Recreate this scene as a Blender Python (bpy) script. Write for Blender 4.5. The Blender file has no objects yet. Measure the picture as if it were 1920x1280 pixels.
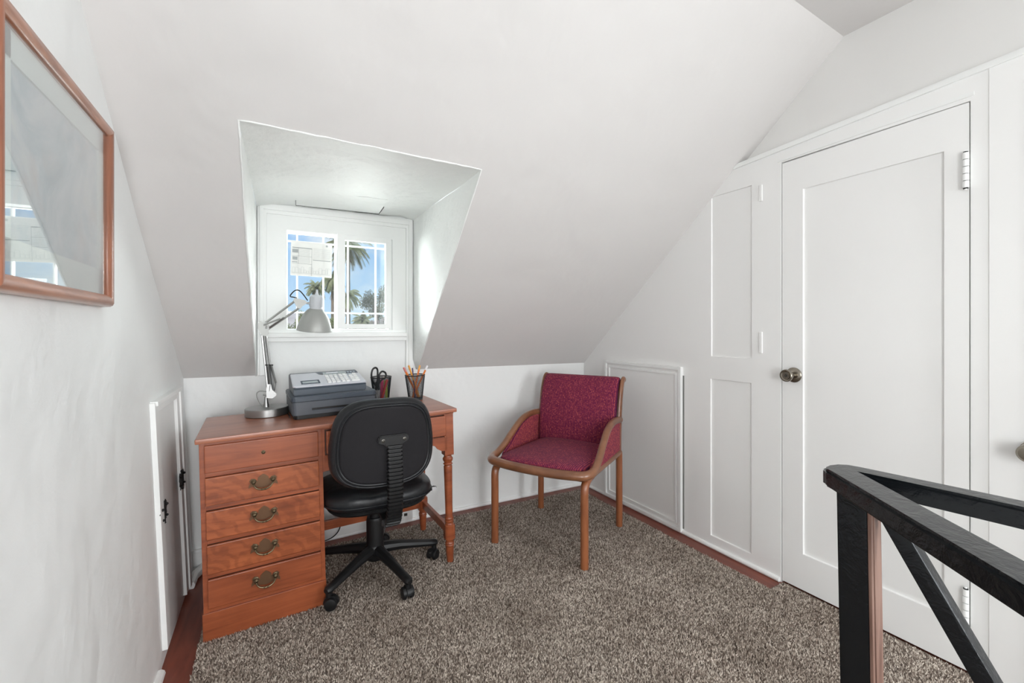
import bpy, bmesh, math, random
import numpy as np
from mathutils import Vector, Matrix, Euler
R = math.radians
PI = math.pi
random.seed(7)
SC = bpy.context.scene
COL = SC.collection

# ------------------------------------------------------------------ camera
cam = bpy.data.cameras.new('camera')
cam.sensor_width = 36.0
cam.lens = 830.0 / 1920.0 * 36.0
cam.shift_y = -23.0 / 1920.0
cam.clip_start = 0.02
cam.clip_end = 500
camo = bpy.data.objects.new('camera', cam)
camo.location = (0, 0, 1.18)
camo.rotation_euler = (R(90), 0, R(-28.5))
COL.objects.link(camo)
SC.camera = camo

# ------------------------------------------------------------------ view
SC.view_settings.view_transform = 'Standard'
SC.view_settings.look = 'None'
SC.view_settings.gamma = 1.0
SC.view_settings.use_curve_mapping = False
SC.view_settings.exposure = 0.0
SC.cycles.max_bounces = 10
SC.cycles.diffuse_bounces = 7
SC.cycles.transparent_max_bounces = 16
SC.cycles.caustics_reflective = False
SC.cycles.caustics_refractive = False

# ------------------------------------------------------------------ world: pale blue sky with a white cloud bank
world = bpy.data.worlds.new('sky')
SC.world = world
world.use_nodes = True
wt = world.node_tree
wt.nodes.clear()
def wn(t, **k):
    n = wt.nodes.new(t)
    for a, b in k.items(): setattr(n, a, b)
    return n
w_out = wn('ShaderNodeOutputWorld'); w_bg = wn('ShaderNodeBackground')
w_tc = wn('ShaderNodeTexCoord'); w_sep = wn('ShaderNodeSeparateXYZ')
w_ramp = wn('ShaderNodeValToRGB')
w_ramp.color_ramp.elements[0].position = 0.0; w_ramp.color_ramp.elements[0].color = (0.58, 0.80, 1.0, 1)
w_ramp.color_ramp.elements[1].position = 0.30; w_ramp.color_ramp.elements[1].color = (0.27, 0.53, 0.97, 1)
w_map = wn('ShaderNodeMapping'); w_map.inputs['Scale'].default_value = (5, 5, 9)
w_map.inputs['Location'].default_value = (0.35, 0.2, 0.0)
w_noise = wn('ShaderNodeTexNoise'); w_noise.inputs['Scale'].default_value = 1.3; w_noise.inputs['Detail'].default_value = 6
w_cr = wn('ShaderNodeValToRGB')
w_cr.color_ramp.elements[0].position = 0.47; w_cr.color_ramp.elements[0].color = (0, 0, 0, 1)
w_cr.color_ramp.elements[1].position = 0.66; w_cr.color_ramp.elements[1].color = (1, 1, 1, 1)
w_mix = wn('ShaderNodeMix', data_type='RGBA')
w_mix.inputs[7].default_value = (0.97, 0.99, 1.0, 1)
L = wt.links.new
L(w_tc.outputs['Generated'], w_sep.inputs[0]); L(w_sep.outputs['Z'], w_ramp.inputs[0])
L(w_tc.outputs['Generated'], w_map.inputs[0]); L(w_map.outputs[0], w_noise.inputs['Vector'])
L(w_noise.outputs['Fac'], w_cr.inputs[0]); L(w_cr.outputs[0], w_mix.inputs[0])
L(w_ramp.outputs[0], w_mix.inputs[6]); L(w_mix.outputs[2], w_bg.inputs[0])
w_bg.inputs[1].default_value = 1.0
L(w_bg.outputs[0], w_out.inputs[0])

# ------------------------------------------------------------------ added fill lamps and sun
def area(name, loc, target, sx, sy, power, col):
    l = bpy.data.lights.new(name, 'AREA'); l.shape = 'RECTANGLE'; l.size = sx; l.size_y = sy
    l.energy = power; l.color = col
    o = bpy.data.objects.new(name, l); o.location = loc
    o.rotation_euler = (Vector(target) - Vector(loc)).to_track_quat('-Z', 'Y').to_euler()
    COL.objects.link(o); return o
# fill lamps added behind the camera, at invented window openings
area('landing_fill', (2.16, -0.85, 1.45), (0.2, -0.45, 0.75), 1.15, 1.35, 27, (0.985, 0.995, 1.0))
area('landing_fill', (-0.10, -1.69, 1.10), (0.35, 0, 0.60), 0.44, 1.40, 44, (0.985, 0.995, 1.0))
area('landing_fill', (1.80, -1.69, 1.10), (1.2, 0, 0.50), 0.38, 1.40, 34, (0.985, 0.995, 1.0))
# area lamps added outside the dormer window, out of view, to strengthen its daylight
area('dormer_side_fill', (-2.10, 4.80, 2.00), (0.55, 2.5, 1.40), 2.0, 2.0, 620, (1.0, 0.99, 0.97))
area('dormer_side_fill', (3.10, 5.00, 2.00), (0.2, 2.5, 1.45), 1.8, 1.8, 400, (1.0, 0.99, 0.97))
area('dormer_low_fill', (0.35, 4.90, -0.90), (0.35, 2.5, 1.60), 2.6, 1.4, 110, (1.0, 0.99, 0.96))  # added low lamps aimed up to brighten the dormer ceiling
area('dormer_low_fill', (0.35, 8.60, -0.80), (0.35, 2.5, 1.50), 6.0, 2.2, 720, (1.0, 0.99, 0.96))
sun = bpy.data.lights.new('sun', 'SUN'); sun.energy = 2.6; sun.angle = R(1.0); sun.color = (1.0, 0.95, 0.85)
so = bpy.data.objects.new('sun', sun); so.rotation_euler = (R(48), 0, R(-35)); COL.objects.link(so)

# ================================================================== materials
def mat(name, col=(0.8, 0.8, 0.8), rough=0.5, metal=0.0, spec=0.5, coat=0.0, sheen=0.0):
    m = bpy.data.materials.new(name); m.use_nodes = True
    b = m.node_tree.nodes['Principled BSDF']
    b.inputs['Base Color'].default_value = (*col, 1)
    b.inputs['Roughness'].default_value = rough
    b.inputs['Metallic'].default_value = metal
    b.inputs['Specular IOR Level'].default_value = spec
    b.inputs['Coat Weight'].default_value = coat
    b.inputs['Sheen Weight'].default_value = sheen
    return m
def nd(m, t, **k):
    n = m.node_tree.nodes.new(t)
    for a, b in k.items(): setattr(n, a, b)
    return n
def coords(m, scale=(1, 1, 1), rot=(0, 0, 0), kind='Object'):
    tc = nd(m, 'ShaderNodeTexCoord'); mp = nd(m, 'ShaderNodeMapping')
    mp.inputs['Scale'].default_value = scale; mp.inputs['Rotation'].default_value = rot
    m.node_tree.links.new(tc.outputs[kind], mp.inputs[0]); return mp.outputs[0]
def noise(m, vec, scale, detail=4, rough=0.5, dist=0.0):
    n = nd(m, 'ShaderNodeTexNoise'); n.inputs['Scale'].default_value = scale
    n.inputs['Detail'].default_value = detail; n.inputs['Roughness'].default_value = rough
    n.inputs['Distortion'].default_value = dist
    m.node_tree.links.new(vec, n.inputs['Vector']); return n.outputs['Fac']
def ramp(m, fac, stops):
    r = nd(m, 'ShaderNodeValToRGB'); cr = r.color_ramp
    while len(cr.elements) < len(stops): cr.elements.new(0.5)
    for e, (p, c) in zip(cr.elements, stops):
        e.position = p; e.color = (*c, 1) if len(c) == 3 else c
    m.node_tree.links.new(fac, r.inputs[0]); return r.outputs[0]
def mixc(m, fac, a, b, blend='MIX'):
    x = nd(m, 'ShaderNodeMix', data_type='RGBA', blend_type=blend)
    for s, v in ((0, fac), (6, a), (7, b)):
        if isinstance(v, (int, float)): x.inputs[s].default_value = v
        elif isinstance(v, tuple): x.inputs[s].default_value = (*v, 1)
        else: m.node_tree.links.new(v, x.inputs[s])
    return x.outputs[2]
def setcol(m, c): m.node_tree.links.new(c, m.node_tree.nodes['Principled BSDF'].inputs['Base Color'])
def bump(m, h, strength=0.3, dist=0.01):
    b = nd(m, 'ShaderNodeBump'); b.inputs['Strength'].default_value = strength; b.inputs['Distance'].default_value = dist
    bs = m.node_tree.nodes['Principled BSDF']
    if bs.inputs['Normal'].is_linked:
        m.node_tree.links.new(bs.inputs['Normal'].links[0].from_socket, b.inputs['Normal'])
    m.node_tree.links.new(h, b.inputs['Height'])
    m.node_tree.links.new(b.outputs[0], bs.inputs['Normal'])

def plaster(name, col, b1=0.28, b2=0.20):
    m = mat(name, col, 0.55, spec=0.25)
    v = coords(m, kind='Object')
    n1 = noise(m, v, 4.2, 3, 0.5, 0.15)
    n2 = noise(m, v, 26, 5, 0.6, 0.3)
    bump(m, n1, b1, 0.05); bump(m, n2, b2, 0.006)
    n3 = noise(m, v, 1.4, 2)
    setcol(m, ramp(m, n3, [(0.3, tuple(c * 0.965 for c in col)), (0.7, col)]))
    return m
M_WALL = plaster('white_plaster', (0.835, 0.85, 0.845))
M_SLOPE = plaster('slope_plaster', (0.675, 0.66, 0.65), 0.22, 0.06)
M_DORMER = plaster('rough_white_plaster', (0.85, 0.865, 0.85), 0.6, 0.75)
M_UPPER = plaster('upper_wall_plaster', (0.76, 0.755, 0.74), 0.12, 0.04)
M_TRIM = mat('white_gloss_paint', (0.83, 0.84, 0.83), 0.38, spec=0.4)
_v = coords(M_TRIM); bump(M_TRIM, noise(M_TRIM, _v, 18, 4), 0.12, 0.006)
M_PANEL = mat('white_panel_paint', (0.835, 0.835, 0.825), 0.42, spec=0.35)
_v = coords(M_PANEL); bump(M_PANEL, noise(M_PANEL, _v, 6, 3), 0.08, 0.02)
M_KNOBGAP = mat('dark_open_joint', (0.03, 0.03, 0.028), 0.9)
M_VOID = mat('unpainted_gap', (0.16, 0.16, 0.15), 0.9)

def wood(name, c1, c2, rough=0.35, scale=(1.2, 14, 14), figure=None, coat=0.25, rot=(0, 0, 0)):
    m = mat(name, c1, rough, coat=coat); m.node_tree.nodes['Principled BSDF'].inputs['Coat Roughness'].default_value = 0.25
    v = coords(m, scale)
    n = noise(m, v, 2.2, 5, 0.6, 0.8)
    c = ramp(m, n, [(0.28, c2), (0.62, c1), (0.85, tuple(min(1, x * 1.18) for x in c1))])
    v2 = coords(m, (1, 1, 1)); n2 = noise(m, v2, 5, 3)
    c = mixc(m, 0.55, c, ramp(m, n2, [(0.3, (0.62, 0.58, 0.55)), (0.7, (1, 1, 1))]), 'MULTIPLY')
    if figure:
        vf = coords(m, figure[0], figure[1])
        w = nd(m, 'ShaderNodeTexWave'); w.inputs['Scale'].default_value = figure[2]
        w.inputs['Distortion'].default_value = 11; w.inputs['Detail'].default_value = 3; w.inputs['Detail Scale'].default_value = 1.6
        m.node_tree.links.new(vf, w.inputs['Vector'])
        c = mixc(m, 0.38, c, ramp(m, w.outputs['Fac'], [(0.15, (0.50, 0.42, 0.38)), (0.7, (1.08, 1.08, 1.08))]), 'MULTIPLY')
    setcol(m, c)
    bump(m, n, 0.05, 0.002)
    return m
W1, W2 = (0.375, 0.098, 0.036), (0.22, 0.051, 0.019)
M_DESK = wood('reddish_maple', W1, W2)
M_DESKTOP = wood('worn_desk_top', (0.42, 0.155, 0.085), (0.28, 0.085, 0.043), 0.30, coat=0.15)
M_FLAME = wood('flame_maple', (0.43, 0.117, 0.040), (0.25, 0.060, 0.021), figure=((1, 1, 0.9), (0, R(52), 0), 7.5))
M_GAP = mat('dark_wood_joint', (0.055, 0.018, 0.009), 0.6)
M_OAK = wood('oak_frame', (0.50, 0.22, 0.125), (0.28, 0.11, 0.06), 0.28, (30, 3, 30), coat=0.6)
M_OAKV = wood('oak_frame_upright', (0.36, 0.14, 0.078), (0.22, 0.075, 0.038), 0.35, (20, 20, 2), coat=0.3)
M_CHAIRWOOD = wood('walnut_brown_wood', (0.27, 0.115, 0.055), (0.17, 0.065, 0.03), 0.3, (3, 3, 3), coat=0.4)
M_LEGWOOD = wood('warm_brown_leg_wood', (0.33, 0.115, 0.045), (0.21, 0.065, 0.026), 0.32, (14, 14, 1.5), coat=0.35)
M_FLOORWOOD = wood('red_brown_painted_boards', (0.235, 0.058, 0.032), (0.15, 0.034, 0.02), 0.45, (12, 1.2, 3), coat=0.15)

M_BLACKPAINT = mat('black_gloss_paint', (0.0045, 0.006, 0.0075), 0.2, spec=0.38)
_v = coords(M_BLACKPAINT, (1, 1, 1))
bump(M_BLACKPAINT, noise(M_BLACKPAINT, _v, 22, 4, 0.6, 1.2), 0.35, 0.006)
bump(M_BLACKPAINT, noise(M_BLACKPAINT, _v, 140, 3), 0.2, 0.0015)
M_TAN = mat('bare_tan_wood_edge', (0.38, 0.215, 0.16), 0.5)
_v = coords(M_TAN, (30, 30, 2)); setcol(M_TAN, ramp(M_TAN, noise(M_TAN, _v, 2, 4), [(0.3, (0.11, 0.055, 0.04)), (0.6, (0.235, 0.14, 0.108))]))
M_BLACKFAB = mat('black_upholstery', (0.010, 0.009, 0.011), 0.7, spec=0.3, sheen=0.03)
_v = coords(M_BLACKFAB); bump(M_BLACKFAB, noise(M_BLACKFAB, _v, 900, 2), 0.25, 0.001)
M_BLACKVINYL = mat('black_vinyl', (0.009, 0.010, 0.012), 0.38, spec=0.42)
_v = coords(M_BLACKVINYL); bump(M_BLACKVINYL, noise(M_BLACKVINYL, _v, 260, 3), 0.2, 0.001)
bump(M_BLACKVINYL, noise(M_BLACKVINYL, _v, 9, 3, 0.5, 1.0), 0.35, 0.012)
M_BLACKPLASTIC = mat('black_plastic', (0.008, 0.008, 0.0085), 0.42, spec=0.4)
M_BLACKIRON = mat('black_iron', (0.014, 0.013, 0.013), 0.45, 0.3)
M_STEEL = mat('brushed_steel', (0.36, 0.36, 0.355), 0.36, 0.9)
M_LAMPGREY = mat('silver_lamp_paint', (0.34, 0.345, 0.33), 0.42, 0.4)
M_LAMPPLASTIC = mat('pale_grey_plastic', (0.52, 0.54, 0.57), 0.4)
M_BRASS = mat('antique_brass', (0.13, 0.095, 0.055), 0.4, 0.85)
M_BRASSPLATE = mat('tarnished_brass_plate', (0.16, 0.085, 0.045), 0.45, 0.6)
M_KNOB = mat('aged_nickel', (0.30, 0.27, 0.225), 0.26, 1.0)
M_KNOBDARK = mat('dark_nickel', (0.10, 0.095, 0.085), 0.35, 0.9)
M_REGDARK = mat('slate_blue_plastic', (0.050, 0.066, 0.088), 0.38)
M_REGMID = mat('slate_grey_plastic', (0.082, 0.094, 0.112), 0.45)
M_REGLIGHT = mat('silver_grey_plastic', (0.60, 0.61, 0.65), 0.35)
M_KEY = mat('off_white_keys', (0.78, 0.78, 0.77), 0.4)
M_SCREEN = mat('grey_display', (0.42, 0.47, 0.47), 0.2)
M_CHROMEKEY = mat('grey_function_keys', (0.42, 0.47, 0.52), 0.4)
M_MESH = mat('dark_wire_mesh', (0.045, 0.055, 0.062), 0.35, 0.8)
M_ORANGE = mat('orange_pencil_paint', (0.75, 0.20, 0.035), 0.4)
M_PENWOOD = mat('pencil_wood', (0.72, 0.45, 0.22), 0.6)
M_PAPER = mat('white_paper', (0.74, 0.74, 0.72), 0.6)
b = M_PAPER.node_tree.nodes['Principled BSDF']
tr = nd(M_PAPER, 'ShaderNodeBsdfTranslucent'); tr.inputs[0].default_value = (0.92, 0.92, 0.90, 1)
mx = nd(M_PAPER, 'ShaderNodeMixShader'); mx.inputs[0].default_value = 0.12
M_PAPER.node_tree.links.new(b.outputs[0], mx.inputs[1]); M_PAPER.node_tree.links.new(tr.outputs[0], mx.inputs[2])
M_PAPER.node_tree.links.new(mx.outputs[0], M_PAPER.node_tree.nodes['Material Output'].inputs[0])
M_INK = mat('grey_print', (0.36, 0.38, 0.38), 0.6)
M_INKLIGHT = mat('pale_grey_print', (0.56, 0.58, 0.57), 0.6)

def glass(name, boost=1.0, tint=(0.96, 0.98, 0.98)):
    m = bpy.data.materials.new(name); m.use_nodes = True; t = m.node_tree; t.nodes.clear()
    o = t.nodes.new('ShaderNodeOutputMaterial'); a = t.nodes.new('ShaderNodeBsdfTransparent'); g = t.nodes.new('ShaderNodeBsdfGlossy')
    a.inputs[0].default_value = (*tint, 1); g.inputs['Roughness'].default_value = 0.0; g.inputs['Color'].default_value = (1, 1, 1, 1)
    # Schlick reflectance, the same from both faces of the pane
    ge = t.nodes.new('ShaderNodeNewGeometry'); dt = t.nodes.new('ShaderNodeVectorMath'); dt.operation = 'DOT_PRODUCT'
    t.links.new(ge.outputs['Incoming'], dt.inputs[0]); t.links.new(ge.outputs['Normal'], dt.inputs[1])
    def mth(op, a, b=0.0, clamp=False):
        n = t.nodes.new('ShaderNodeMath'); n.operation = op; n.use_clamp = clamp
        for i, q in enumerate((a, b)):
            if isinstance(q, (int, float)): n.inputs[i].default_value = q
            else: t.links.new(q, n.inputs[i])
        return n.outputs[0]
    c5 = mth('POWER', mth('SUBTRACT', 1.0, mth('ABSOLUTE', dt.outputs['Value']), True), 5.0)
    fr_ = mth('ADD', mth('MULTIPLY', c5, 0.96), 0.04)
    x = t.nodes.new('ShaderNodeMixShader')
    t.links.new(mth('MULTIPLY', fr_, boost, True), x.inputs[0]); t.links.new(a.outputs[0], x.inputs[1])
    t.links.new(g.outputs[0], x.inputs[2]); t.links.new(x.outputs[0], o.inputs[0]); return m
M_GLASS = glass('window_glass', 1.0)
M_PICGLASS = glass('picture_glass', 2.0)

# fabric of the armchair: burgundy weave with small zigzags of purple and rust
M_FABRIC = mat('burgundy_zigzag_weave', (0.16, 0.022, 0.05), 0.85, sheen=0.04, spec=0.2)
_v = coords(M_FABRIC, (1, 1, 1))
_w = nd(M_FABRIC, 'ShaderNodeTexWave', bands_direction='X'); _w.inputs['Scale'].default_value = 33
_w.inputs['Distortion'].default_value = 1.8; _w.inputs['Detail'].default_value = 1; _w.inputs['Detail Scale'].default_value = 3.2
M_FABRIC.node_tree.links.new(_v, _w.inputs['Vector'])
_vo = nd(M_FABRIC, 'ShaderNodeTexVoronoi'); _vo.inputs['Scale'].default_value = 165
M_FABRIC.node_tree.links.new(_v, _vo.inputs['Vector'])
_c1 = ramp(M_FABRIC, _w.outputs['Fac'], [(0.25, (0.115, 0.012, 0.055)), (0.5, (0.20, 0.019, 0.05)), (0.8, (0.29, 0.045, 0.06))])
_sx = nd(M_FABRIC, 'ShaderNodeSeparateColor'); M_FABRIC.node_tree.links.new(_vo.outputs['Color'], _sx.inputs[0])
_c2 = ramp(M_FABRIC, _sx.outputs[0], [(0.0, (0.58, 0.36, 0.85)), (0.42, (0.85, 0.85, 0.85)), (0.72, (1.0, 1.0, 1.0)), (0.93, (1.45, 2.0, 1.25))])
_c = mixc(M_FABRIC, 0.9, _c1, _c2, 'MULTIPLY'); setcol(M_FABRIC, _c)
bump(M_FABRIC, _vo.outputs['Distance'], 0.3, 0.002)

# carpet pile: each tuft has its own yarn colour
M_PILE = mat('flecked_carpet_yarn', (0.25, 0.21, 0.17), 0.95, spec=0.1)
_a = nd(M_PILE, 'ShaderNodeAttribute'); _a.attribute_name = 'yarn'
_v = coords(M_PILE); _n = noise(M_PILE, _v, 3.5, 4, 0.6)
_yc = ramp(M_PILE, _a.outputs['Fac'], [(0.0, (0.12, 0.09, 0.075)), (0.32, (0.29, 0.235, 0.195)), (0.6, (0.52, 0.45, 0.385)), (1.0, (0.85, 0.77, 0.68))])
setcol(M_PILE, mixc(M_PILE, 1.0, _yc, ramp(M_PILE, _n, [(0.32, (0.72, 0.69, 0.67)), (0.66, (1.05, 1.05, 1.05))]), 'MULTIPLY'))
M_BACKING = mat('carpet_backing', (0.17, 0.14, 0.115), 0.95)

# ================================================================== mesh builder
class MB:
    def __init__(s): s.bm = bmesh.new()
    def vf(s, verts, faces, M=None, mi=0):
        vs = [s.bm.verts.new((M @ Vector(v)) if M else Vector(v)) for v in verts]
        for f in faces:
            try: s.bm.faces.new([vs[i] for i in f]).material_index = mi
            except ValueError: pass
        return s
    def box(s, x0, x1, y0, y1, z0, z1, M=None, mi=0, bev=0.0, seg=2):
        t = bmesh.new()
        v = [t.verts.new(p) for p in [(x0,y0,z0),(x1,y0,z0),(x1,y1,z0),(x0,y1,z0),(x0,y0,z1),(x1,y0,z1),(x1,y1,z1),(x0,y1,z1)]]
        for f in [(0,3,2,1),(4,5,6,7),(0,1,5,4),(1,2,6,5),(2,3,7,6),(3,0,4,7)]: t.faces.new([v[i] for i in f])
        if bev: bmesh.ops.bevel(t, geom=t.edges[:], offset=bev, segments=seg, affect='EDGES', profile=0.6)
        return s.merge(t, M, mi)
    def merge(s, t, M=None, mi=0):
        t.verts.index_update()
        vs = [s.bm.verts.new((M @ v.co) if M else v.co) for v in t.verts]
        for f in t.faces:
            try: s.bm.faces.new([vs[v.index] for v in f.verts]).material_index = mi
            except ValueError: pass
        t.free(); return s
    def prism(s, poly, axis, a, b, M=None, mi=0, bev=0.0):
        # poly in the two other axes, extruded along axis from a to b
        t = bmesh.new(); n = len(poly)
        def P(u, w, h): return {'x': (h, u, w), 'y': (u, h, w), 'z': (u, w, h)}[axis]
        va = [t.verts.new(P(u, w, a)) for u, w in poly]; vb = [t.verts.new(P(u, w, b)) for u, w in poly]
        t.faces.new(va[::-1]); t.faces.new(vb)
        for i in range(n): t.faces.new([va[i], va[(i+1) % n], vb[(i+1) % n], vb[i]])
        bmesh.ops.recalc_face_normals(t, faces=t.faces[:])
        if bev: bmesh.ops.bevel(t, geom=t.edges[:], offset=bev, segments=2, affect='EDGES')
        return s.merge(t, M, mi)
    def lathe(s, prof, seg=24, M=None, mi=0):
        verts = []; faces = []; rings = []
        for r, z in prof:
            if r < 1e-6: rings.append([len(verts)]); verts.append((0, 0, z))
            else:
                rings.append(list(range(len(verts), len(verts) + seg)))
                verts += [(r * math.cos(2*PI*i/seg), r * math.sin(2*PI*i/seg), z) for i in range(seg)]
        for a, b in zip(rings, rings[1:]):
            if len(a) == 1 and len(b) == 1: continue
            for i in range(seg):
                j = (i + 1) % seg
                if len(a) == 1: faces.append((a[0], b[j], b[i]))
                elif len(b) == 1: faces.append((a[i], a[j], b[0]))
                else: faces.append((a[i], a[j], b[j], b[i]))
        return s.vf(verts, faces, M, mi)
    def cyl(s, p0, p1, r0, r1=None, seg=16, mi=0):
        p0 = Vector(p0); p1 = Vector(p1); r1 = r0 if r1 is None else r1; d = p1 - p0
        M = Matrix.Translation(p0) @ d.to_track_quat('Z', 'Y').to_matrix().to_4x4(); h = d.length
        return s.lathe([(0, 0), (r0, 0), (r1, h), (0, h)], seg, M, mi)
    def tube(s, pts, r, seg=10, closed=False, up=(0, 0, 1), mi=0, round_ends=False):
        # r: number, (a,b) or list of either; a along side, b along up
        pts = [Vector(p) for p in pts]; n = len(pts)
        rs = r if isinstance(r, list) else [r] * n
        rs = [(q, q) if isinstance(q, (int, float)) else q for q in rs]
        verts = []; faces = []; up = Vector(up); ps = None
        for i, p in enumerate(pts):
            if closed: t = pts[(i+1) % n] - pts[i-1]
            else: t = pts[min(i+1, n-1)] - pts[max(i-1, 0)]
            t.normalize()
            side = t.cross(up)
            if side.length < 0.15: side = ps.copy() if ps else t.orthogonal()
            side = (side - t * side.dot(t)).normalized()
            if ps and side.dot(ps) < 0: side = -side
            ps = side; u2 = side.cross(t).normalized(); a, b = rs[i]
            for k in range(seg):
                an = 2 * PI * k / seg
                verts.append(p + side * (a * math.cos(an)) + u2 * (b * math.sin(an)))
        for i in range(n if closed else n - 1):
            j = (i + 1) % n
            for k in range(seg):
                l = (k + 1) % seg
                faces.append((i*seg+k, i*seg+l, j*seg+l, j*seg+k))
        if not closed:
            faces.append(tuple(range(seg))[::-1]); faces.append(tuple((n-1)*seg + k for k in range(seg)))
        return s.vf(verts, faces, None, mi)
    def ball(s, c, rx, ry=None, rz=None, seg=16, rings=10, e=1.0, e2=1.0, M=None, mi=0):
        ry = rx if ry is None else ry; rz = rx if rz is None else rz
        def sp(x, p): return math.copysign(abs(x) ** p, x)
        verts = [(c[0], c[1], c[2] - rz)]; faces = []
        for i in range(1, rings):
            ph = -PI/2 + PI * i / rings
            for k in range(seg):
                th = 2 * PI * k / seg
                verts.append((c[0] + rx * sp(math.cos(ph), e2) * sp(math.cos(th), e),
                              c[1] + ry * sp(math.cos(ph), e2) * sp(math.sin(th), e), c[2] + rz * sp(math.sin(ph), e2)))
        verts.append((c[0], c[1], c[2] + rz)); last = len(verts) - 1
        for k in range(seg):
            l = (k + 1) % seg
            faces.append((0, 1 + l, 1 + k)); faces.append((last, 1 + (rings-2)*seg + k, 1 + (rings-2)*seg + l))
            for i in range(rings - 2):
                a = 1 + i * seg; b = a + seg
                faces.append((a + k, a + l, b + l, b + k))
        return s.vf(verts, faces, M, mi)
    def build(s, name, mats, parent=None, smooth=35, loc=None, rot=None):
        bmesh.ops.recalc_face_normals(s.bm, faces=s.bm.faces[:])
        me = bpy.data.meshes.new(name); s.bm.to_mesh(me); s.bm.free()
        for m in (mats if isinstance(mats, (list, tuple)) else [mats]): me.materials.append(m)
        if smooth:
            me.polygons.foreach_set('use_smooth', [True] * len(me.polygons))
            me.set_sharp_from_angle(angle=R(smooth))
        o = bpy.data.objects.new(name, me); COL.objects.link(o)
        if smooth and smooth <= 40:
            w_ = o.modifiers.new('weighted', 'WEIGHTED_NORMAL'); w_.keep_sharp = True
        if parent: o.parent = parent
        if loc: o.location = loc
        if rot: o.rotation_euler = rot
        return o
def catmull(pts, n=6, closed=False):
    P = [Vector(p) for p in pts]; out = []; N = len(P)
    for i in range(N if closed else N - 1):
        p0 = P[i-1] if (i > 0 or closed) else P[0] * 2 - P[1]
        p1 = P[i]; p2 = P[(i+1) % N]
        p3 = P[(i+2) % N] if (i + 2 < N or closed) else p2 * 2 - p1
        for k in range(n):
            t = k / n
            out.append(0.5 * ((2*p1) + (p2-p0)*t + (2*p0-5*p1+4*p2-p3)*t*t + (3*p1-p0-3*p2+p3)*t**3))
    if not closed: out.append(P[-1])
    return out
def thing(name, label, cat, loc=(0, 0, 0), rot=(0, 0, 0), group=None):
    o = bpy.data.objects.new(name, None); COL.objects.link(o); o.empty_display_size = 0.1
    o.location = loc; o.rotation_euler = rot; o['label'] = label; o['category'] = cat
    if group: o['group'] = group
    return o
def tag(o, label, cat, group=None, kind=None):
    o['label'] = label; o['category'] = cat
    if group: o['group'] = group
    if kind: o['kind'] = kind
    return o
def struct(o, label=None):
    o['kind'] = 'structure'
    if label: o['label'] = label
    return o
def floor_z(x): return -0.028 * min(1.0, max(0.0, (0.8 - x) / 1.05))

# relief panel: a wall surface whose depth changes cell by cell (recessed panels, openings, grooves)
def relief(name, fn, us, vs, depth, material, open_cells=(), parent=None, bev=0.0, back=None):
    # fn(u, v, d) -> world point ; depth(uc, vc) -> d or None for an opening
    mb = MB(); cache = {}
    def V(u, v, d):
        k = (round(u, 5), round(v, 5), round(d, 5))
        if k not in cache: cache[k] = mb.bm.verts.new(fn(u, v, d))
        return cache[k]
    us = sorted(set(round(u, 5) for u in us)); vs = sorted(set(round(v, 5) for v in vs))
    D = [[depth((us[i]+us[i+1])/2, (vs[j]+vs[j+1])/2) for j in range(len(vs)-1)] for i in range(len(us)-1)]
    def face(*p):
        try: mb.bm.faces.new(p)
        except ValueError: pass
    for i in range(len(us)-1):
        for j in range(len(vs)-1):
            d = D[i][j]
            if d is not None:
                face(V(us[i], vs[j], d), V(us[i+1], vs[j], d), V(us[i+1], vs[j+1], d), V(us[i], vs[j+1], d))
            for (ii, jj, e) in ((i+1, j, ((i+1, j), (i+1, j+1))), (i, j+1, ((i, j+1), (i+1, j+1)))):
                if ii < len(us)-1 and jj < len(vs)-1:
                    d2 = D[ii][jj]
                    a = back if d is None else d; b2 = back if d2 is None else d2
                    if a is None or b2 is None or abs(a - b2) < 1e-6: continue
                    (i0, j0), (i1, j1) = e
                    face(V(us[i0], vs[j0], a), V(us[i1], vs[j1], a), V(us[i1], vs[j1], b2), V(us[i0], vs[j0], b2))
    o = mb.build(name, material, parent, smooth=0)
    if bev:
        m = o.modifiers.new('bevel', 'BEVEL'); m.width = bev; m.segments = 2; m.limit_method = 'ANGLE'
    return o
def frange(a, b, s): 
    n = max(1, int(round((b-a)/s))); return [a + (b-a)*i/n for i in range(n+1)]

# ================================================================== the room
XR = 2.09; YB = 2.70; YR = -1.70; ZC = 2.42
def left_x(z): return -0.345 - 0.042 * min(max(z, -0.05), 1.0)
def k_at(x): return 0.80 + 0.068 * (x + 0.386) / 2.5
def knee_z(x): return 0.937 - 0.012 * (x + 0.386) / 2.5

# floor: painted boards, sagging towards the left wall
mb = MB(); xs = [-0.42, -0.3] + frange(-0.25, 0.8, 0.1) + [2.6]
vs_ = []; fs_ = []
for i, x in enumerate(xs):
    vs_ += [(x, YR - 0.05, floor_z(x)), (x, YB + 0.12, floor_z(x)), (x, YR - 0.05, -0.12), (x, YB + 0.12, -0.12)]
for i in range(len(xs) - 1):
    a = i * 4; b_ = a + 4
    fs_ += [(a, b_, b_+1, a+1), (a+2, a+3, b_+3, b_+2), (a, a+2, b_+2, b_), (a+1, b_+1, b_+3, a+3)]
fs_ += [(0, 1, 3, 2), (len(vs_)-4, len(vs_)-2, len(vs_)-1, len(vs_)-3)]
mb.vf(vs_, fs_); struct(mb.build('floor', M_FLOORWOOD, smooth=20), 'red-brown painted board floor showing round the carpet edge')

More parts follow.
